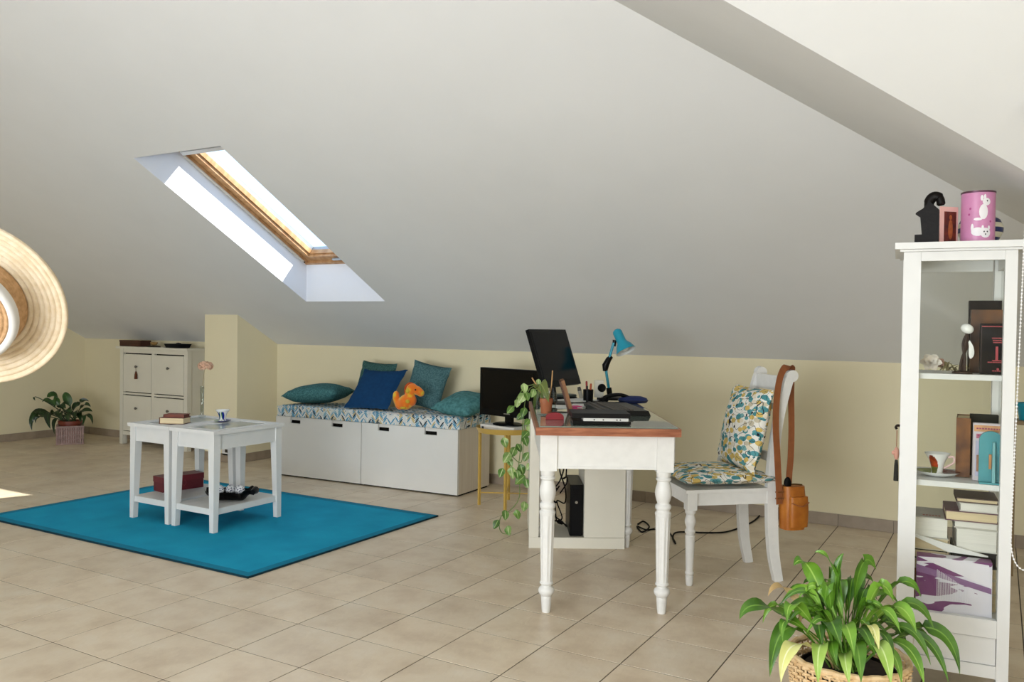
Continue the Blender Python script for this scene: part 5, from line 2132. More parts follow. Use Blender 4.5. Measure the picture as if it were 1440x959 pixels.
for a_, z in ((17, 0.040), (28, 0.040), (22, 0.031), (26, 0.145)):
    wrap_blob(ell(a_, z, 2.5, 0.003, 8), DPR, 'printed_face', 0.0012)
for a_, z in ((-30, 0.12), (40, 0.075), (-34, 0.10)):
    wrap_blob(ell(a_, z, 4, 0.004, 8), mat('deep_pink_print', '#b04a86', 0.4), 'printed_spot', 0.0007)
a = kp(1377, 312, 0.24)
t = thing('striped_vase', 'round navy and cream striped vase behind the pink tin', 'vase', on_shelf(a.x + 0.004, 0.255, zt))
m, nt, p = nodes_of('navy_cream_stripes')
L = nt.links
tc = N(nt, 'ShaderNodeTexCoord')
sp = N(nt, 'ShaderNodeSeparateXYZ')
L.new(tc.outputs['Object'], sp.inputs[0])
q1 = N(nt, 'ShaderNodeMath', operation='MULTIPLY')
L.new(sp.outputs[2], q1.inputs[0])
q1.inputs[1].default_value = 29
q2 = N(nt, 'ShaderNodeMath', operation='FRACT')
L.new(q1.outputs[0], q2.inputs[0])
rp = ramp(nt, [(0, lin('#e2dcc6')), (0.5, lin('#1b2a63'))], 'CONSTANT')
L.new(q2.outputs[0], rp.inputs[0])
L.new(rp.outputs[0], p.inputs['Base Color'])
p.inputs['Roughness'].default_value = 0.3
bm = BM()
lathe(bm, [(0, 0), (0.034, 0), (0.058, 0.022), (0.074, 0.055), (0.075, 0.072), (0.064, 0.098), (0.040, 0.116), (0.026, 0.122), (0.030, 0.130), (0.025, 0.130), (0.02, 0.118), (0, 0.11)], 32)
obj('vase_body', bm, m, t, angle=80)
bm = BM()
lathe(bm, [(0.026, 0.1302), (0.031, 0.1302), (0.031, 0.135), (0.026, 0.135), (0.026, 0.1302)], 24, caps=False)
obj('rim', bm, mat('cream_rim', '#e2dcc6', 0.3), t)

# ---- upper shelf
z = SH1 + 0.0002
def standing_book(label, x, y, w_, th_, h_, cover, rz=0, z=SH1, group='books on the upper shelf', pages=PAGES, front=True):
    """a book standing with its front cover towards the door (front) or its spine"""
    t = thing('book', label, 'book', on_shelf(x, y, z + 0.0005, rz), group)
    c = 0.0025
    for q in ((0, w_, 0, c), (0, w_, th_ - c, th_)):
        bm = BM()
        box(bm, *q, 0, h_)
        obj('cover', bm, cover, t, bevel=0.0008, seg=1)
    bm = BM()
    box(bm, 0.0005, c, c, th_ - c, 0, h_)
    obj('spine', bm, cover, t)
    bm = BM()
    box(bm, c, w_ - 0.004, c, th_ - c, 0.004, h_ - 0.004)
    obj('pages', bm, pages, t)
    return t
# tall dark book with brown-gold cover, wide dark box book, black book with red figure one
bx = kp(1365, 500, 0.16).x
wmax = KW - 0.02 - bx
h_ = kp(1380, 436, 0.20).z - SH1
standing_book('large antique brown and gold book standing behind the black one', bx, 0.175, min(0.16, wmax), 0.035, h_, mat('antique_gold_cover', '#6d4215', 0.5, 0.5, 12, hex2='#2a150b'))
bx2 = kp(1362, 500, 0.22).x
h2 = kp(1380, 423, 0.25).z - SH1
standing_book('tallest dark brown book at the back of the upper shelf', bx2, 0.235, min(0.18, KW - 0.02 - bx2), 0.045, h2, mat('near_black_leather', '#1d1310', 0.45, 0.3, 20))
bx3 = kp(1378, 500, 0.09).x
h3 = kp(1390, 455, 0.09).z - SH1
bk1 = standing_book('black book with a large red number one on its cover', bx3, 0.09, min(0.15, KW - 0.02 - bx3), 0.03, h3, mat('black_book_cover', '#16100f', 0.4, 0.2, 20), pages=WPAGES)
REDP = mat('red_foil_print', '#b8434a', 0.4, 0.1, 20)
w3 = min(0.15, KW - 0.02 - bx3)
x1_ = kp(1395, 500, 0.09).x - bx3
x9_ = kp(1415, 500, 0.09).x - bx3
def text_obj(s, size, mm, parent, M4, name='printed_lettering'):
    cu = bpy.data.curves.new(name, 'FONT')
    cu.body = s
    cu.size = size
    cu.extrude = 0.0004
    tmp = bpy.data.objects.new(name, cu)
    COL.objects.link(tmp)
    dg = bpy.context.evaluated_depsgraph_get()
    me = bpy.data.meshes.new_from_object(tmp.evaluated_get(dg))
    bpy.data.objects.remove(tmp)
    me.materials.clear()
    me.materials.append(mm)
    o = bpy.data.objects.new(name, me)
    COL.objects.link(o)
    o.parent = parent
    o.matrix_local = M4
    return o
text_obj('1', 0.070, REDP, bk1, T(x1_ - 0.006, -0.0006, h3 * 0.27) @ RX(90) @ Matrix.Diagonal((1.15, 1, 1, 1)))
bm = BM()
box(bm, x1_ + 0.001, x1_ + 0.036, -0.0012, -0.0002, h3 * 0.258, h3 * 0.278)
obj('printed_serif', bm, REDP, bk1)
bm = BM()
for z0, a0, a1 in ((0.93, 0.06, 0.98), (0.70, 0.45, 0.95), (0.655, 0.48, 0.92), (0.615, 0.5, 0.95), (0.225, 0.30, 0.92), (0.055, 0.48, 0.8)):
    x = x9_ * a0
    while x < x9_ * a1:
        l_ = random.uniform(0.003, 0.008)
        box(bm, x, min(x + l_, x9_ * a1), -0.0010, -0.0002, h3 * z0, h3 * z0 + 0.0035)
        x += l_ + 0.0012
obj('printed_small_lines', bm, REDP, bk1)
bm = BM()
lathe(bm, [(0, 0), (0.004, 0), (0.004, 0.0006), (0, 0.0006)], 10, T(x1_ + 0.018, -0.0002, h3 * 0.1) @ RX(90))
obj('printed_emblem', bm, REDP, bk1)
bm = BM()
box(bm, w3 * 0.045, w3 * 0.055, -0.0010, -0.0002, 0.006, h3 - 0.006)
obj('printed_border', bm, mat('grey_red_line', '#6d5550', 0.5), bk1)

# fabric flowers and dry leaves
def petal_flower(label, x, y, z, r_, mm, seed, group=None, tilt=55):
    t = thing('fabric_flower', label, 'flower', on_shelf(x, y, z), group)
    rr = random.Random(seed)
    for ringk, (n_, lift, sc) in enumerate(((6, 15, 1.0), (5, 45, 0.8), (4, 70, 0.55))):
        for k in range(n_):
            az = R(360 * k / n_ + 25 * ringk + rr.uniform(-8, 8))
            d = Vector((math.cos(az) * math.cos(R(lift)), math.sin(az) * math.cos(R(lift)), math.sin(R(lift))))
            l_ = r_ * sc
            tip = d * l_
            mid = d * l_ * 0.55 + Vector((0, 0, l_ * 0.22))
            M4 = RX(tilt)
            bm = leaf_bm((0, 0, 0), mid, tip, l_ * 0.8, 0.0, 0.25, 6, Vector((-math.sin(az), math.cos(az), 0)), shape=0.6, skew=0.8)
            bmesh.ops.transform(bm, matrix=M4, verts=bm.verts)
            mz = min(v_.co.z for v_ in bm.verts)
            o = obj('petal', bm, mm, t, angle=80)
    return t
WFL = mat('white_silk', '#e4ddd4', 0.8, 0.12, 30, hex2='#cdbfae')
a = kp(1309, 511, 0.10)
petal_flower('white silk rose lying at the left of the upper shelf', a.x, 0.10, SH1 + 0.030, 0.038, WFL, 3)
a = kp(1321, 500, 0.13)
petal_flower('small pinkish silk bud behind the white rose', a.x, 0.15, SH1 + 0.028, 0.024, mat('pink_silk', '#cfa493', 0.8, 0.2, 30), 4)
DRYL = leaf_mat('dry_olive_leaf', '#5b5236', '#7f7550', '#8c8260', 0.6)
a = kp(1331, 517, 0.10)
t = thing('dried_foliage', 'bunch of dry olive leaves lying beside the white rose', 'foliage', on_shelf(a.x, 0.11, SH1 + 0.004))
rr = random.Random(9)
for k in range(16):
    az = rr.uniform(0, 6.28)
    el = rr.uniform(0.15, 1.2)
    l_ = rr.uniform(0.025, 0.05)
    d = Vector((math.cos(az) * math.cos(el), math.sin(az) * math.cos(el) * 0.7, math.sin(el)))
    b_ = Vector((rr.uniform(-0.025, 0.04), rr.uniform(-0.02, 0.02), 0.003))
    bm = leaf_bm(b_, b_ + d * l_ * 0.6 + Vector((0, 0, 0.008)), b_ + d * l_, l_ * 0.35, 0.1, 0.3, 6)
    for v_ in bm.verts:
        v_.co.z = max(v_.co.z, 0.0)
    obj('leaf', bm, DRYL, t, angle=80)
# white bud on dark twisted stems
a = kp(1360, 465, 0.08)
b = kp(1350, 522, 0.08)
t = thing('tulip_sculpture', 'white ceramic bud on dark twisted wooden stems on the upper shelf', 'ornament', on_shelf(b.x + 0.006, 0.075, SH1 + 0.0005))
dx, dz = a.x - b.x - 0.006, a.z - SH1
DW = mat('dark_twisted_wood', '#3b261c', 0.55, 0.3, 30, stretch=(1, 1, 0.2))
bm = BM()
lathe(bm, [(0, 0), (0.032, 0), (0.03, 0.006), (0.01, 0.01), (0, 0.01)], 18)
obj('base', bm, DW, t)
for k, (o1, o2) in enumerate(((-0.007, 0.003), (0.007, -0.004), (0.0, 0.006))):
    bm = BM()
    tube(bm, spline([(o1, o2, 0.006), (o1 * 0.5 + dx * 0.25, o2 + 0.004, dz * 0.35), (dx * 0.7 - o1, -o2, dz * 0.7), (dx + o1 * 0.3, 0, dz - 0.006)], 6), 0.0048, 8)
    obj('stem', bm, DW, t)
bm = BM()
ball(bm, (dx, 0, dz + 0.006), (0.021, 0.017, 0.017), 16, RY(25))
obj('bud', bm, CUPW, t, angle=80)
bm = leaf_bm((dx + 0.012, -0.003, dz * 0.35), (dx + 0.020, -0.01, dz * 0.55), (dx + 0.002, -0.006, dz * 0.82), 0.018, 0, 0.2, 8, (1, 0.2, 0.3))
obj('petal', bm, CUPW, t, angle=80)

# ---- middle shelf
z = SH2 + 0.0003
a = kp(1318, 664, 0.12)
t = thing('painted_saucer', 'oval saucer painted green and dark red under the coffee cup', 'saucer', on_shelf(a.x, 0.135, z))
bm = BM()
lathe(bm, [(0, 0), (0.030, 0), (0.062, 0.010), (0.074, 0.018), (0.066, 0.0165), (0.032, 0.004), (0, 0.004)], 36, Matrix.Diagonal((1.0, 0.8, 1, 1)))
o = obj('dish', bm, [CUPW, mat('olive_glaze', '#7d8a33', 0.2, 0.3, 30), mat('maroon_glaze', '#6d2a22', 0.2, 0.4, 40)], t, angle=70)
for f in o.data.polygons:
    if f.normal.z > 0.2 and 0.034 < math.hypot(f.center.x, f.center.y / 0.8) < 0.07:
        f.material_index = 1 if f.center.x < -0.005 else 2
t = thing('painted_cup', 'flared porcelain cup painted with a red and green scene', 'cup', on_shelf(a.x + 0.0, 0.135, z + 0.0043))
cp2 = [(0, 0), (0.022, 0), (0.0225, 0.004), (0.018, 0.010), (0.020, 0.03), (0.027, 0.052), (0.038, 0.072), (0.042, 0.078), (0.0395, 0.0775), (0.025, 0.052), (0.017, 0.03), (0, 0.008)]
bm = BM()
fine = []
for (r1, z1), (r2, z2) in zip(cp2, cp2[1:]):
    fine += [(r1 + (r2 - r1) * q / 4, z1 + (z2 - z1) * q / 4) for q in range(4)]
lathe(bm, fine + [cp2[-1]], 72)
o = obj('bowl', bm, [CUPW, mat('scene_red_glaze', '#b8431c', 0.2, 0.5, 50, hex2='#7d2a12'), mat('scene_green_glaze', '#7f8a2e', 0.2, 0.5, 50, hex2='#3a3a18')], t, angle=70)
for f in o.data.polygons:
    c = f.center
    an = math.degrees(math.atan2(c.y, c.x))
    if c.x ** 2 + c.y ** 2 > 0.0003 and 0.006 < c.z < 0.070 and -165 < an < -85 and f.normal.x * c.x + f.normal.y * c.y > 0:
        if abs(an + 125) < 40 * math.sin(math.pi * min(1, (c.z + 0.012) / 0.09)):
            f.material_index = 1 if c.z > 0.028 else 2
bm = BM()
tube(bm, spline([(0.034, -0.008, 0.066), (0.050, -0.01, 0.068), (0.052, -0.01, 0.05), (0.036, -0.006, 0.036), (0.022, -0.004, 0.026)], 6), 0.0036, 8)
obj('handle', bm, mat('pink_glaze', '#e6c3c0', 0.2), t)
bx = kp(1344, 640, 0.15).x
h_ = kp(1352, 588, 0.15).z - SH2
WRK = KW - 0.022
standing_book('worn tan and dark brown book on the middle shelf beside the cup', bx, 0.155, 0.045, 0.16, h_, mat('tan_worn_cover', '#8f5a24', 0.6, 0.5, 14, hex2='#4a2712'), -4, SH2, 'books on the middle shelf')
bx = kp(1360, 640, 0.15).x
standing_book('olive and black book standing at the back of the middle shelf', bx + 0.012, 0.215, max(0.05, WRK - bx - 0.014), 0.03, h_ + 0.01, mat('black_olive_cover', '#20211a', 0.5, 0.3, 14), 0, SH2, 'books on the middle shelf')
bx = kp(1368, 650, 0.10).x
h_ = kp(1385, 596, 0.10).z - SH2
bc1 = standing_book('pale book with pink and orange cover picture behind the teal bookend', bx, 0.10, WRK - bx, 0.03, h_, mat('pale_printed_cover', '#d9cfd3', 0.45, 0.1, 10), 0, SH2, 'books on the middle shelf', WPAGES)
wq = WRK - bx
for x0, x1, z0, z1, hx in ((0.02, 0.98, 0.86, 0.97, '#d9a070'), (0.10, 0.95, 0.74, 0.82, '#c9728a'), (0.08, 0.5, 0.08, 0.70, '#c8c4dc'), (0.5, 0.95, 0.08, 0.70, '#d8b98f'), (0.12, 0.26, 0.16, 0.45, '#a87a5c')):
    bm = BM()
    box(bm, wq * x0, wq * x1, -0.0006 - 0.0002 * (x1 < 0.3), -0.0001, h_ * z0, h_ * z1)
    obj('printed_panel', bm, mat('print_' + hx[1:], hx, 0.45, 0.2, 50), bc1)
bm = BM()
for z0, a0, a1 in ((0.90, 0.1, 0.9), (0.78, 0.14, 0.9)):
    x = wq * a0
    while x < wq * a1:
        box(bm, x, x + 0.006, -0.0010, -0.0003, h_ * z0, h_ * z0 + 0.005)
        x += 0.0085
obj('printed_lettering', bm, mat('magenta_print', '#9c3c62', 0.45), bc1)
ba, bb = kp(1376, 690, 0.05), kp(1409, 690, 0.05)
hb = kp(1390, 607, 0.05).z - SH2
t = thing('teal_bookend', 'teal arched wooden bookend holding the books on the middle shelf', 'bookend', on_shelf(ba.x, 0.055, SH2 + 0.0003))
TBE = mat('teal_painted_wood', '#4b9aa3', 0.5, 0.12, 20)
wb_ = min(bb.x - ba.x, WRK - ba.x)
rq = wb_ / 2
pts = [(0, 0), (wb_, 0)] + [(rq + rq * math.cos(R(a_)), hb - rq * 0.9 + rq * 0.9 * math.sin(R(a_))) for a_ in range(0, 181, 12)]
bm = BM()
prism(bm, pts, 0.004, 0.018, 'y')
obj('arch_panel', bm, TBE, t, bevel=0.002, seg=1)
bm = BM()
frustum(bm, (wb_ * 0.54, wb_ * 0.68, -0.022, 0.0035, 0.006), (wb_ * 0.56, wb_ * 0.66, -0.012, 0.0035, hb * 0.80))
obj('fin', bm, mat('pale_teal_painted_wood', '#78b2b6', 0.5, 0.1, 20), t, bevel=0.002)
bm = BM()
box(bm, 0.0, wb_, -0.024, 0.0035, 0.0, 0.0055)
obj('foot_plate', bm, TBE, t, bevel=0.001)
bm = BM()
box(bm, wb_ * 0.42, wb_ * 0.53, -0.003, 0.0038, hb * 0.28, hb * 0.56)
obj('orange_patch', bm, mat('orange_paint', '#c98a55', 0.5, 0.2, 30), t)

# ---- bottom compartment: right stack, left stack, bag
zb = SH3
xrt = KW - 0.028
rr = random.Random(4)
stackR = [(0.045, '#d9d0b8', 'cream paperback with pinkish edges, lowest of the right stack'), (0.035, '#d6cdb4', 'tan-edged book, second from the bottom of the right stack'), (0.03, '#ddd6c4', 'cream book under the wide black one in the right stack'),
          (0.04, '#17161a', 'thick black-covered book in the middle of the right stack'), (0.058, '#d9d6cd', 'thickest white book on the black one in the right stack'), (0.018, '#cfcabd', 'thin white book below the overhanging maroon one'), (0.026, '#6d4552', 'maroon book sticking out to the left near the top of the right stack'),
          (0.022, '#dcd8cf', 'white paperback second from the top of the right stack'), (0.012, '#57423c', 'thin dark brown book on top of the right stack')]
scale_ = (kp(1385, 700, 0.14).z - zb) / sum(s_[0] + 0.0006 for s_ in stackR)
zz = zb + 0.0005
xl0 = kp(1338, 780, 0.10).x
for k, (h_, hx, lab) in enumerate(stackR):
    h_ *= scale_
    cov = mat('cover_' + hx[1:], hx, 0.5, 0.15, 16)
    pg = WPAGES if k in (4, 5, 7) else PAGES
    if k in (3,):
        pg = cov
    x0 = xl0 + (0.0, 0.004, 0.002, 0.006, 0.012, 0.006, -0.022, 0.022, 0.012)[k]
    dd = (0.20, 0.19, 0.19, 0.20, 0.185, 0.18, 0.18, 0.17, 0.165)[k]
    book('stacked_book', lab, xrt - x0, dd, h_, cov, pg, on_shelf(x0, 0.105 + 0.004 * (k % 3), zz), 'books in the right stack', 'back', thick=min(0.003, h_ * 0.2))
    zz += h_ + 0.0006
stackL = [(0.075, '#8c4a1f', 'thick orange-brown book at the bottom of the left stack'), (0.022, '#dcd2bb', 'cream paperback with a dark cover in the left stack'), (0.02, '#211d1b', 'dark-covered paperback below the topmost cream one at the left'), (0.026, '#d9cdb2', 'cream-edged paperback under the magazine pile at the left'), (0.045, '#b7b3aa', 'pile-topping grey magazine volume with reddish lettering at the left')]
zz = zb + 0.0005
top_l = kp(1300, 724, 0.14).z - zb
scale_ = top_l / sum(s_[0] + 0.0006 for s_ in stackL)
xa = 0.045
for k, (h_, hx, lab) in enumerate(stackL):
    h_ *= scale_
    cov = mat('cover_' + hx[1:], hx, 0.5, 0.2, 16)
    wd = xl0 - 0.008 - xa - (0.014, 0.004, 0.004, 0.0, 0.002)[k]
    o = book('stacked_book', lab, wd, 0.185, h_, cov, cov if k == 0 else (WPAGES if k == 4 else PAGES), on_shelf(xa, 0.115, zz), 'books in the left stack', 'back', thick=min(0.003, h_ * 0.2))
    if k == 4:
        bm = BM()
        x = wd * 0.3
        while x < wd * 0.8:
            box(bm, x, x + 0.007, 0.03, 0.045, h_ + 0.0002, h_ + 0.0008)
            x += 0.010
        obj('printed_lettering', bm, mat('dull_red_print', '#9c4a42', 0.5), o)
    zz += h_ + 0.0006
# purple and white box file leaning at the front
fa, fb = kp(1284, 850, 0.04), kp(1397, 862, 0.04)
hf = kp(1300, 781, 0.045).z - zb
t = thing('purple_box', 'white box with purple branch print standing low at the front of the cabinet', 'box', on_shelf(0.06, 0.035, zb + 0.0005))
wf = KW - 0.06 - 0.048
m, nt, p = nodes_of('purple_branch_print')
L = nt.links
tc = N(nt, 'ShaderNodeTexCoord')
mp = N(nt, 'ShaderNodeMapping')
mp.inputs['Rotation'].default_value = (0, R(-38), 0)
mp.inputs['Scale'].default_value = (5, 5, 17)
L.new(tc.outputs['Object'], mp.inputs[0])
nz = N(nt, 'ShaderNodeTexNoise', Scale=1.4, Detail=2.0, Distortion=0.9)
L.new(mp.outputs[0], nz.inputs['Vector'])
sp = N(nt, 'ShaderNodeSeparateXYZ')
L.new(tc.outputs['Object'], sp.inputs[0])
g1 = N(nt, 'ShaderNodeMath', operation='MULTIPLY_ADD')
L.new(sp.outputs[0], g1.inputs[0])
g1.inputs[1].default_value = -0.9
L.new(nz.outputs['Fac'], g1.inputs[2])
rp = ramp(nt, [(0.0, lin('#dcd8e2')), (0.40, lin('#73386e'))], 'CONSTANT')
L.new(g1.outputs[0], rp.inputs[0])
L.new(rp.outputs[0], p.inputs['Base Color'])
p.inputs['Roughness'].default_value = 0.4
bm = BM()
frustum(bm, (0, wf, 0, 0.055, 0), (0.002, wf - 0.002, 0.0005, 0.055, hf))
obj('printed_body', bm, m, t, bevel=0.002, seg=1)
hl = hf * 0.36
bm = BM()
prism(bm, [(wf * 0.02, hf * 0.98), (wf - 0.004, hf * 0.55), (wf - 0.004, hf * 0.62), (wf * 0.95, hf * 0.96), (wf * 0.3, hf * 1.0)], -0.001, 0.0075, 'y')
obj('white_flap', bm, mat('lilac_white_paper', '#e6e2ea', 0.5, 0.04, 10), t, bevel=0.0)
bm = BM()
prism(bm, [(0.0, hf * 0.70), (wf * 0.2, hf * 0.66), (wf - 0.003, hf * 0.44), (wf - 0.003, hf * 0.54), (wf * 0.2, hf * 0.78), (0.0, hf * 0.84)], -0.0016, 0.0065, 'y')
obj('purple_band', bm, mat('purple_print', '#8a6390', 0.45, 0.15, 20), t)
bm = BM()
for k in range(26):
    x = wf * (0.28 + 0.42 * k / 26)
    box(bm, x, x + 0.0013, -0.0020, 0.0005, hf * 0.22, hf * (0.78 - 0.012 * k))
o = obj('printed_lines', bm, mat('pale_print_lines', '#efecf2', 0.5), t)
t = thing('white_flyer', 'folded white paper sheet sloping over the purple box', 'paper', on_shelf(0.055, 0.094, zb + hf * 1.03))
bm = BM()
prism(bm, [(0.0, 0.046), (wf * 0.45, 0.004), (wf * 0.98, 0.0), (wf * 0.98, 0.004), (0.0, 0.056)], 0, 0.008, 'y')
obj('sheet', bm, PAPER, t)

# ================================================================== blind chain in front of the cabinet
tch = 2.42
ch = [camt(1440.5, 300, tch), camt(1421, 762, tch), camt(1424.5, 783, tch), camt(1432, 797, tch), camt(1444, 802, tch), camt(1456, 790, tch), camt(1459, 765, tch), camt(1476, 300, tch)]
def dormer_z(x, y):
    return C0[2] - TA * (y - YM) if y > YM else C0[2]


def to_ceiling(a_, b_):
    """follow the line a-b upwards until just below the dormer ceiling"""
    d_ = (b_ - a_).normalized()
    q = a_.copy()
    while q.z < dormer_z(q.x, q.y) - 0.06:
        q += d_ * 0.01
    return q


top1 = to_ceiling(ch[1], camt(1441, 325, tch))
top2 = to_ceiling(ch[6], ch[7])
loop = [top1] + spline(ch[1:7], 5) + [top2]
ct = thing('blind_chain', 'white beaded blind cord looping down in front of the display cabinet', 'cord', T(top1))
bm = BM()
tube(bm, [q - top1 for q in loop], 0.0012, 5)
obj('cord', bm, WHITE, ct)
bead = BM()
sacc = 0
for a_, b_ in zip(loop, loop[1:]):
    ln = (b_ - a_).length
    s = sacc
    while s < ln:
        q = a_ + (b_ - a_) * (s / ln) - top1
        bmesh.ops.create_icosphere(bead, subdivisions=1, radius=0.0032, matrix=T(q))
        s += 0.0105
    sacc = s - ln
o = obj('beads', bead, mat('pearl_beads', '#f1eff0', 0.25), ct)
o['kind'] = 'stuff'
bm = BM()
box(bm, -0.003, (top2 - top1).length + 0.06, -0.01, 0.01, -0.001, 0.03)
d_ = (top2 - top1).normalized()
obj('blind_headrail', bm, WHITE, ct, bevel=0.004, M=RZ(math.degrees(math.atan2(d_.y, d_.x))))

# teal pot on a slim stand at the right edge
tpq = onplane(1449, 580, (0, 2.9, 0), Vector((0, 1, 0)))
t = thing('plant_stand', 'slim wooden stand at the right edge of the room behind the cabinet', 'stand', T(tpq.x, tpq.y, 0))
SW = mat('brown_stand_wood', '#8d7753', 0.5, 0.15, 8)
zpt = onplane(1449, 591, (0, 2.9, 0), Vector((0, 1, 0))).z
for sx in (-1, 1):
    for sy in (-1, 1):
        bm = BM()
        box(bm, sx * 0.075 - 0.013, sx * 0.075 + 0.013, sy * 0.075 - 0.013, sy * 0.075 + 0.013, 0, zpt - 0.02)
        obj('leg', bm, SW, t, bevel=0.002)
bm = BM()
box(bm, -0.095, 0.095, -0.095, 0.095, zpt - 0.0195, zpt)
obj('top_board', bm, SW, t, bevel=0.002)
o = None
t = thing('teal_pot', 'small teal pot cut by the right edge of the photo', 'pot', T(tpq.x, tpq.y, zpt + 0.001))
bm = BM()
lathe(bm, [(0, 0), (0.050, 0), (0.062, 0.072), (0.068, 0.072), (0.068, 0.09), (0.060, 0.09), (0.056, 0.07), (0, 0.065)], 24)
obj('pot_body', bm, TEAL, t)
bm = BM()
lathe(bm, [(0, 0.066), (0.054, 0.0702), (0, 0.0745)], 18)
obj('soil', bm, mat('dark_soil', '#2a211a', 0.95, 0.4, 60), t)

# ================================================================== peace lily in a wicker basket
tb = 2.50
bc_ = camt(1193, 918, tb)
BO = Vector((bc_.x, bc_.y, 0))
br = 0.163
bh = bc_.z + 0.0
basket = thing('wicker_basket', 'pale woven wicker basket at the bottom right in front of the cabinet', 'basket', T(BO))
WICK = mat('honey_wicker', '#ecd0a4', 0.6, 0.3, 40, hex2='#d6b07c')
nst = 40
def brad(z):
    return br * (0.80 + 0.22 * (z / bh) ** 0.8)
for k in range(nst):
    a_ = 2 * math.pi * k / nst
    bm = BM()
    tube(bm, [(brad(z) * math.cos(a_), brad(z) * math.sin(a_), z) for z in (0.012, bh * 0.5, bh - 0.012)], 0.0036, 6)
    obj('stake', bm, WICK, basket)
nr = int(bh / 0.0098)
for r_ in range(nr):
    z = 0.012 + (bh - 0.03) * r_ / (nr - 1)
    pts = []
    for i in range(nst * 2):
        a_ = math.pi * i / nst
        off = 0.0075 * math.cos(nst * a_ + math.pi * r_) * (1 if i % 2 == 0 else 0)
        rr_ = brad(z) + off
        pts.append((rr_ * math.cos(a_), rr_ * math.sin(a_), z))
    bm = BM()
    tube(bm, pts, 0.0036, 5, closed=True)
    obj('weaver', bm, WICK, basket)
for z, rad in ((bh - 0.008, 0.0085), (0.008, 0.0075)):
    pts = [((brad(z)) * math.cos(i / 60 * 6.2832), (brad(z)) * math.sin(i / 60 * 6.2832), z + 0.002 * math.sin(i * 1.9)) for i in range(60)]
    bm = BM()
    tube(bm, pts, rad, 8, closed=True)
    obj('braided_rim', bm, WICK, basket)
inr = thing('nursery_pot', 'dark nursery pot of soil set inside the wicker basket', 'pot', T(BO.x, BO.y, 0.002))
bm = BM()
lathe(bm, [(0, 0), (brad(0.02) - 0.02, 0), (brad(bh * 0.8) - 0.022, bh - 0.045), (brad(bh * .8) - 0.026, bh - 0.045), (brad(bh * .8) - 0.03, bh - 0.06), (0, bh - 0.058)], 32)
obj('pot_body', bm, BLACK, inr)
bm = BM()
lathe(bm, [(0, bh - 0.0575), (brad(bh * .8) - 0.032, bh - 0.0575), (brad(bh * .8) - 0.036, bh - 0.05), (0, bh - 0.046)], 28)
obj('soil', bm, mat('brown_soil', '#31241a', 0.95, 0.4, 50), inr)

root = Vector((BO.x, BO.y, bh - 0.045))
lily = thing('peace_lily', 'leafy green peace lily with some yellowing leaves in the wicker basket', 'plant', T(root))
LG = leaf_mat('fresh_green_leaf', '#4a7a1a', '#79a636', '#97bb55', 0.38)
LD = leaf_mat('deep_green_leaf', '#325a14', '#548220', '#6f9838', 0.35)
LY = leaf_mat('yellow_leaf', '#cfd07e', '#dedfa0', '#e6e6b8', 0.5)
LP = leaf_mat('pale_green_leaf', '#8fb04a', '#a9c868', '#c3d890', 0.45)
LB = leaf_mat('withered_leaf', '#a98a5c', '#c7aa78', '#b59866', 0.6)
def Lp(x, y, dt=0.0):
    return camt(1020 + x / 3.43, 760 + y / 3.43, tb + dt) - root
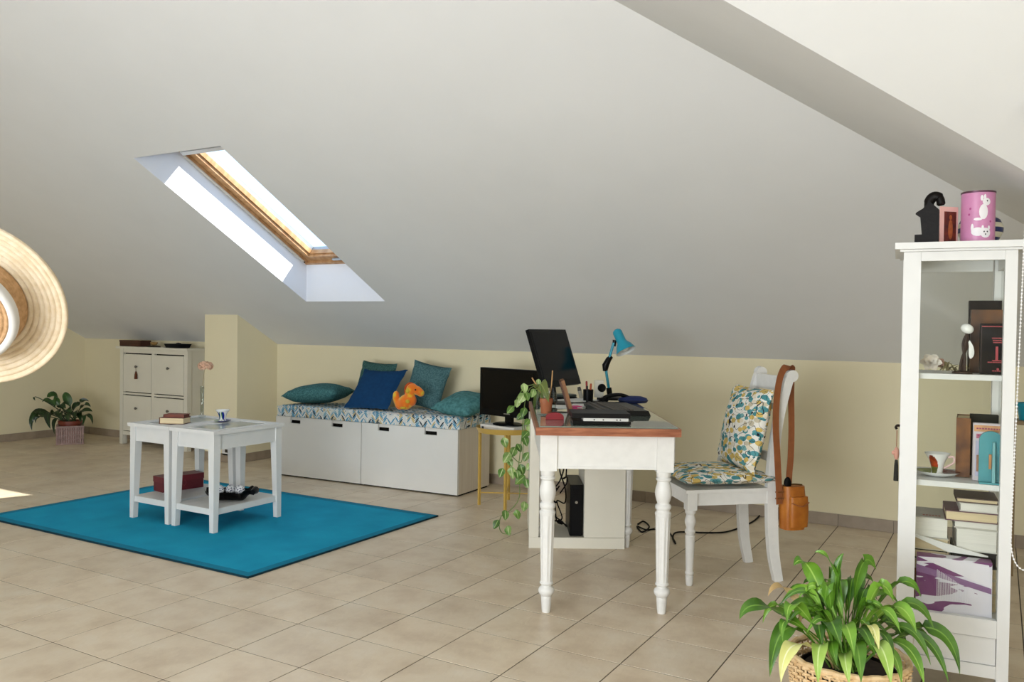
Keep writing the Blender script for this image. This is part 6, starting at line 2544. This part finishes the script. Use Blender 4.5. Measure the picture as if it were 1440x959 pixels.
# tip, control, base offset (crop pixels), depth of tip and of control, width in crop pixels, material
LV = [
    ((430, 58), (530, 100), (535, 330), 0.05, 0.02, 42, LG), ((572, 62), (520, 170), (545, 330), 0.02, 0.02, 46, LD),
    ((328, 122), (420, 100), (510, 330), 0.02, 0.05, 95, LG), ((728, 142), (640, 70), (560, 330), 0.06, 0.03, 80, LD),
    ((205, 270), (300, 190), (500, 330), 0.0, 0.06, 50, LB), ((68, 382), (190, 270), (500, 350), -0.02, 0.02, 85, LD),
    ((298, 400), (330, 255), (520, 330), -0.10, -0.04, 72, LG), ((214, 660), (290, 340), (500, 350), -0.08, -0.02, 92, LD),
    ((278, 492), (290, 330), (500, 340), -0.12, -0.06, 50, LG), ((268, 690), (320, 440), (480, 420), -0.20, -0.16, 78, LY),
    ((448, 700), (450, 440), (500, 420), -0.24, -0.20, 74, LP), ((600, 700), (565, 500), (540, 430), -0.24, -0.19, 66, LP),
    ((800, 700), (740, 440), (600, 400), -0.24, -0.18, 92, LP), ((742, 535), (690, 350), (560, 400), -0.20, -0.12, 62, LY),
    ((562, 520), (490, 330), (520, 350), -0.22, -0.16, 95, LD), ((622, 560), (570, 340), (530, 350), -0.24, -0.17, 88, LG),
    ((655, 690), (630, 430), (560, 380), -0.25, -0.18, 86, LD), ((812, 296), (720, 170), (560, 330), 0.0, 0.0, 84, LG),
    ((945, 275), (820, 150), (580, 330), 0.05, 0.05, 60, LD), ((922, 448), (800, 250), (580, 330), -0.08, -0.03, 92, LG),
    ((1008, 432), (860, 230), (580, 330), 0.02, 0.05, 64, LD), ((1132, 650), (1010, 340), (600, 350), 0.0, 0.05, 78, LD),
    ((1078, 690), (930, 380), (600, 350), -0.06, 0.02, 62, LD), ((960, 700), (850, 430), (600, 370), -0.14, -0.06, 76, LG),
    ((992, 604), (850, 340), (600, 340), -0.06, 0.0, 56, LD), ((845, 446), (730, 270), (570, 330), -0.12, -0.06, 66, LG),
    ((722, 562), (640, 360), (560, 350), -0.20, -0.13, 80, LD), ((812, 586), (740, 380), (580, 360), -0.18, -0.10, 60, LD),
    ((852, 700), (790, 470), (600, 380), -0.20, -0.12, 58, LG), ((480, 300), (500, 170), (530, 340), 0.0, 0.0, 80, LD),
    ((548, 262), (560, 150), (545, 330), 0.06, 0.04, 70, LD), ((295, 270), (400, 215), (520, 330), 0.06, 0.06, 66, LD),
    ((620, 240), (600, 180), (560, 330), 0.10, 0.06, 60, LG), ((716, 206), (640, 160), (560, 330), 0.12, 0.08, 44, LD),
    ((470, 520), (440, 350), (510, 360), -0.18, -0.12, 70, LD), ((540, 610), (500, 430), (520, 380), -0.22, -0.16, 66, LD),
    ((180, 400), (260, 260), (500, 340), 0.06, 0.06, 46, LG), ((360, 420), (380, 300), (510, 340), -0.02, 0.0, 40, LB),
    ((375, 212), (440, 195), (520, 330), 0.10, 0.08, 40, LD), ((900, 420), (760, 300), (570, 330), 0.08, 0.08, 58, LG),
    ((1000, 520), (880, 380), (590, 340), 0.08, 0.08, 46, LD), ((700, 480), (640, 330), (560, 350), -0.06, -0.03, 56, LG),
    ((880, 520), (770, 330), (580, 340), 0.02, 0.03, 62, LD), ((420, 270), (450, 190), (520, 330), 0.08, 0.06, 60, LD),
]
fr_ = random.Random(12)
for k in range(30):
    an = fr_.uniform(0.0, 6.283)
    ln = fr_.uniform(150, 330)
    tx, ty = 580 + math.cos(an) * ln * 1.05, 380 + math.sin(an) * ln * 0.55 - 60
    LV.append(((tx, ty + 60), (580 + math.cos(an) * ln * 0.5, ty - fr_.uniform(20, 90)), (555, 340), -0.12 * math.sin(an) + fr_.uniform(-0.05, 0.05), -0.05 * math.sin(an), fr_.uniform(30, 58), fr_.choice((LG, LD, LD))))
rr = random.Random(2)
for tip, ctl, bs, d1, d2, wd, mm in LV:
    tp_, c_ = Lp(tip[0], tip[1], d1), Lp(ctl[0], ctl[1], d2)
    b_ = Lp(bs[0], 470, 0.0)
    b_ = Vector((b_.x * 0.35 + rr.uniform(-0.03, 0.03), b_.y * 0.35 + rr.uniform(-0.03, 0.03), rr.uniform(-0.003, 0.0)))
    # quadratic through the visible mid point: push the control outward
    c2_ = c_ * 1.45 - (tp_ + b_) * 0.225
    wm = wd / 3.43 / F * tb
    side = (tp_ - c2_).cross(Vector((-fw.x, -fw.y, 0.75)))
    bm = leaf_bm(b_, c2_, tp_, wm * 0.92, 0.30, 0.26, 20, side, wave=0.13, shape=0.95, skew=0.78, petw=0.0026)
    obj('leaf', bm, mm, lily, angle=80)
# terracotta pot half hidden behind the basket
q = on(1287, 985, 0.0)
q = camt(1288, 955, tb + 0.12)
t = thing('terracotta_pot', 'orange-brown clay pot half hidden behind the wicker basket', 'pot', T(q.x, q.y, 0))
bm = BM()
lathe(bm, [(0, 0), (0.03, 0), (0.040, 0.075), (0.045, 0.075), (0.045, 0.095), (0.039, 0.095), (0.036, 0.076), (0, 0.07)], 24)
obj('pot_body', bm, MATS['terracotta'], t)
bm = BM()
lathe(bm, [(0, 0.0705), (0.036, 0.0765), (0, 0.08)], 18)
obj('soil', bm, MATS['brown_soil'], t)

# ================================================================== plant in a pinkish woven box by the left wall
b0 = on(78.5, 626, 0)
wbx = 35.0 / F * (b0 - CAM).dot(fw)
LM_ = T(b0) @ RZ(57)
LB_I = LM_.inverted()
box_h = 0.19
wbk = thing('woven_planter', 'square dusty pink woven planter on the floor by the left wall', 'planter', LM_)
DUSTY = mat('dusty_pink_weave', '#b29691', 0.8, 0.3, 30)
n_ = 12
for side_ in range(4):
    M4 = T(wbx / 2, wbx / 2, 0) @ RZ(90 * side_) @ T(-wbx / 2, -wbx / 2, 0)
    for k in range(n_):
        x = wbx * (k + 0.5) / n_
        bm = BM()
        box(bm, x - wbx / n_ * 0.40, x + wbx / n_ * 0.40, 0.003 + 0.006 * (k % 2), 0.013 + 0.006 * (k % 2), 0.006, box_h - 0.012)
        o = obj('upright_band', bm, DUSTY, wbk, bevel=0.003, seg=1, M=M4)
    for z in (0.006, box_h - 0.011):
        bm = BM()
        tube(bm, [(0.0, 0.008, z), (wbx, 0.008, z)], 0.010, 8)
        obj('rim_band', bm, DUSTY, wbk, M=M4)
    for z in (0.05, 0.095, 0.14):
        pts = [(wbx * i / 24, 0.006 if (i // 1) % 2 else 0.0145, z) for i in range(25)]
        bm = BM()
        tube(bm, pts, 0.0045, 5)
        obj('cross_band', bm, DUSTY, wbk, M=M4)
pc_ = LM_ @ Vector((wbx / 2, wbx / 2, 0))
ip = thing('brown_pot', 'reddish brown plastic pot standing in the woven planter', 'pot', T(pc_.x, pc_.y, 0.004))
bm = BM()
lathe(bm, [(0, 0), (wbx * 0.32, 0), (wbx * 0.385, box_h + 0.008), (wbx * 0.45, box_h + 0.010), (wbx * 0.45, box_h + 0.04), (wbx * 0.42, box_h + 0.04), (wbx * 0.40, box_h + 0.02), (0, box_h + 0.018)], 28)
obj('pot_body', bm, mat('reddish_brown_plastic', '#7a3320', 0.5, 0.1, 10), ip)
bm = BM()
lathe(bm, [(0, box_h + 0.0185), (wbx * 0.402, box_h + 0.0225), (0, box_h + 0.028)], 20)
obj('soil', bm, MATS['brown_soil'], ip)
tl_ = (pc_ - CAM).dot(fw)
root2 = Vector((pc_.x, pc_.y, box_h + 0.026))
fern = thing('house_plant', 'dark green broad-leaved plant in the woven planter by the left wall', 'plant', T(root2))
def Fp(x, y, dt=0):
    return camt(20 + x / 9.59, 540 + y / 9.59, tl_ + dt) - root2
FV = [((240, 630), (250, 330), 0.0, 90, 0), ((210, 470), (330, 320), 0.1, 80, 0), ((490, 610), (430, 320), -0.15, 110, 0), ((375, 245), (480, 190), 0.1, 60, 1), ((440, 180), (560, 130), 0.0, 130, 1), ((670, 118), (720, 190), 0.05, 110, 1),
      ((1005, 232), (880, 205), 0.05, 60, 0), ((1032, 310), (930, 240), 0.0, 60, 0), ((1056, 372), (930, 330), -0.05, 70, 0), ((1056, 545), (1010, 370), -0.1, 55, 0), ((918, 565), (960, 380), -0.12, 60, 0), ((700, 330), (600, 230), -0.1, 120, 0),
      ((560, 300), (500, 160), -0.05, 120, 1), ((830, 470), (800, 330), -0.18, 120, 0), ((640, 490), (600, 340), -0.2, 130, 0), ((740, 500), (700, 360), -0.22, 120, 0), ((900, 520), (860, 330), -0.1, 90, 0), ((545, 680), (530, 420), -0.15, 60, 0), ((290, 530), (330, 390), -0.05, 50, 0), ((860, 250), (790, 290), 0.1, 60, 0), ((780, 410), (690, 300), -0.15, 110, 0), ((600, 420), (560, 330), -0.16, 110, 0), ((330, 150), (275, 200), 0.0, 26, 2)]
DG = leaf_mat('blackish_green_leaf', '#10260b', '#1d3b13', '#29501f', 0.35)  # the darker of the two leaf greens
MG = leaf_mat('mid_green_leaf', '#1a3812', '#2c521b', '#3c6529', 0.35)
for tip, ctl, dt, wd, kd in FV:
    tp_, c_ = Fp(*tip, dt), Fp(*ctl, dt * 0.5)
    if kd == 2:
        tp_, c_ = Fp(285, 225, 0.0), Fp(285, 140, 0.02)
    b_ = Vector((rr.uniform(-0.05, 0.05), rr.uniform(-0.05, 0.05), 0))
    c2_ = c_ * 1.45 - (tp_ + b_) * 0.225
    wm = wd / 9.59 / F * tl_
    side = (tp_ - c2_).cross(Vector((-fw.x, -fw.y, 0.6)))
    bm = leaf_bm(b_, c2_, tp_, wm, 0.35 if kd < 2 else 0.8, 0.22, 14, side, wave=0.06, shape=0.8, petw=0.004)
    obj('leaf', bm, (DG, MG, DG)[kd], fern, angle=80)

# ================================================================== straw hat on a coat stand
th = 1.72
hc = camt(-46, 424, th)
hn = ((CAM - hc).normalized() + rt * -0.40 - up * 0.45).normalized()
qh = hn.to_track_quat('Z', 'Y').to_matrix().to_4x4()
STRAW = mat('pale_straw_braid', '#cbbca4', 0.85, 0.1, 60, bump=0.2, bscale=500, hex2='#c0ad90')
STRAW2 = mat('shaded_peach_straw_braid', '#b9936b', 0.85, 0.2, 90, bump=0.4, bscale=500, hex2='#a17d55')  # peach tone carries the shade of the crown side
hat = thing('straw_hat', 'pale straw sun hat with white band hanging at the left edge', 'hat', T(hc) @ qh)
def braid(r_in, z_in, r_out, z_out, rings, amp, flare):
    prof = []
    m_ = rings * 6
    for k in range(m_ + 1):
        s = k / m_
        r_ = r_in + (r_out - r_in) * s
        z = z_in + (z_out - z_in) * s + flare * s * s + amp * abs(math.sin(math.pi * s * rings))
        prof.append((r_, z))
    return prof
rb, rc = 0.192, 0.112
top_ = braid(rc, 0.0, rb, 0.0, 7, 0.0034, 0.012)
bot_ = [(r_, z - 0.006) for r_, z in reversed(top_)]
bm = BM()
lathe(bm, top_ + bot_ + [top_[0]], 80, caps=False)
bmesh.ops.remove_doubles(bm, verts=bm.verts, dist=1e-5)
obj('brim', bm, STRAW, hat, angle=70)
bm = BM()
lathe(bm, braid(rc + 0.002, 0.003, 0.106, 0.045, 6, 0.002, 0), 72)
obj('crown_side', bm, STRAW2, hat, angle=70)
bm = BM()
lathe(bm, [(0.1055, 0.0445), (0.112, 0.046), (0.112, 0.062), (0.104, 0.066), (0.097, 0.062)], 72, caps=False)
obj('band', bm, mat('white_ribbon', '#c4c2bf', 0.6, 0.06, 20), hat, angle=70)
bm = BM()
lathe(bm, braid(0.098, 0.058, 0.02, 0.062, 8, 0.0022, 0) + [(0, 0.063)], 64)
obj('crown_top', bm, STRAW2, hat, angle=70)
stp = hc - Vector((fw.x, fw.y, 0)).normalized() * (-0.14) - Vector((rt.x, rt.y, 0)).normalized() * 0.06
st = thing('coat_stand', 'dark wooden coat stand carrying the straw hat', 'stand', T(stp.x, stp.y, 0))
bm = BM()
cyl(bm, (0, 0, 0.03), (0, 0, 1.75), 0.018, n=14)
obj('pole', bm, FWD2, st)
bm = BM()
lathe(bm, [(0, 0), (0.17, 0), (0.165, 0.02), (0.05, 0.035), (0, 0.035)], 28)
obj('base', bm, FWD2, st)
pg = st.matrix_world.inverted() @ (hc - hn * 0.0 + Vector((0, 0, 0.03)))
bm = BM()
tube(bm, spline([(0, 0, pg.z - 0.06), pg * 0.6 + Vector((0, 0, pg.z * 0.38)), pg + Vector((0, 0, 0.03))], 5), 0.008, 8)
obj('peg', bm, FWD2, st)
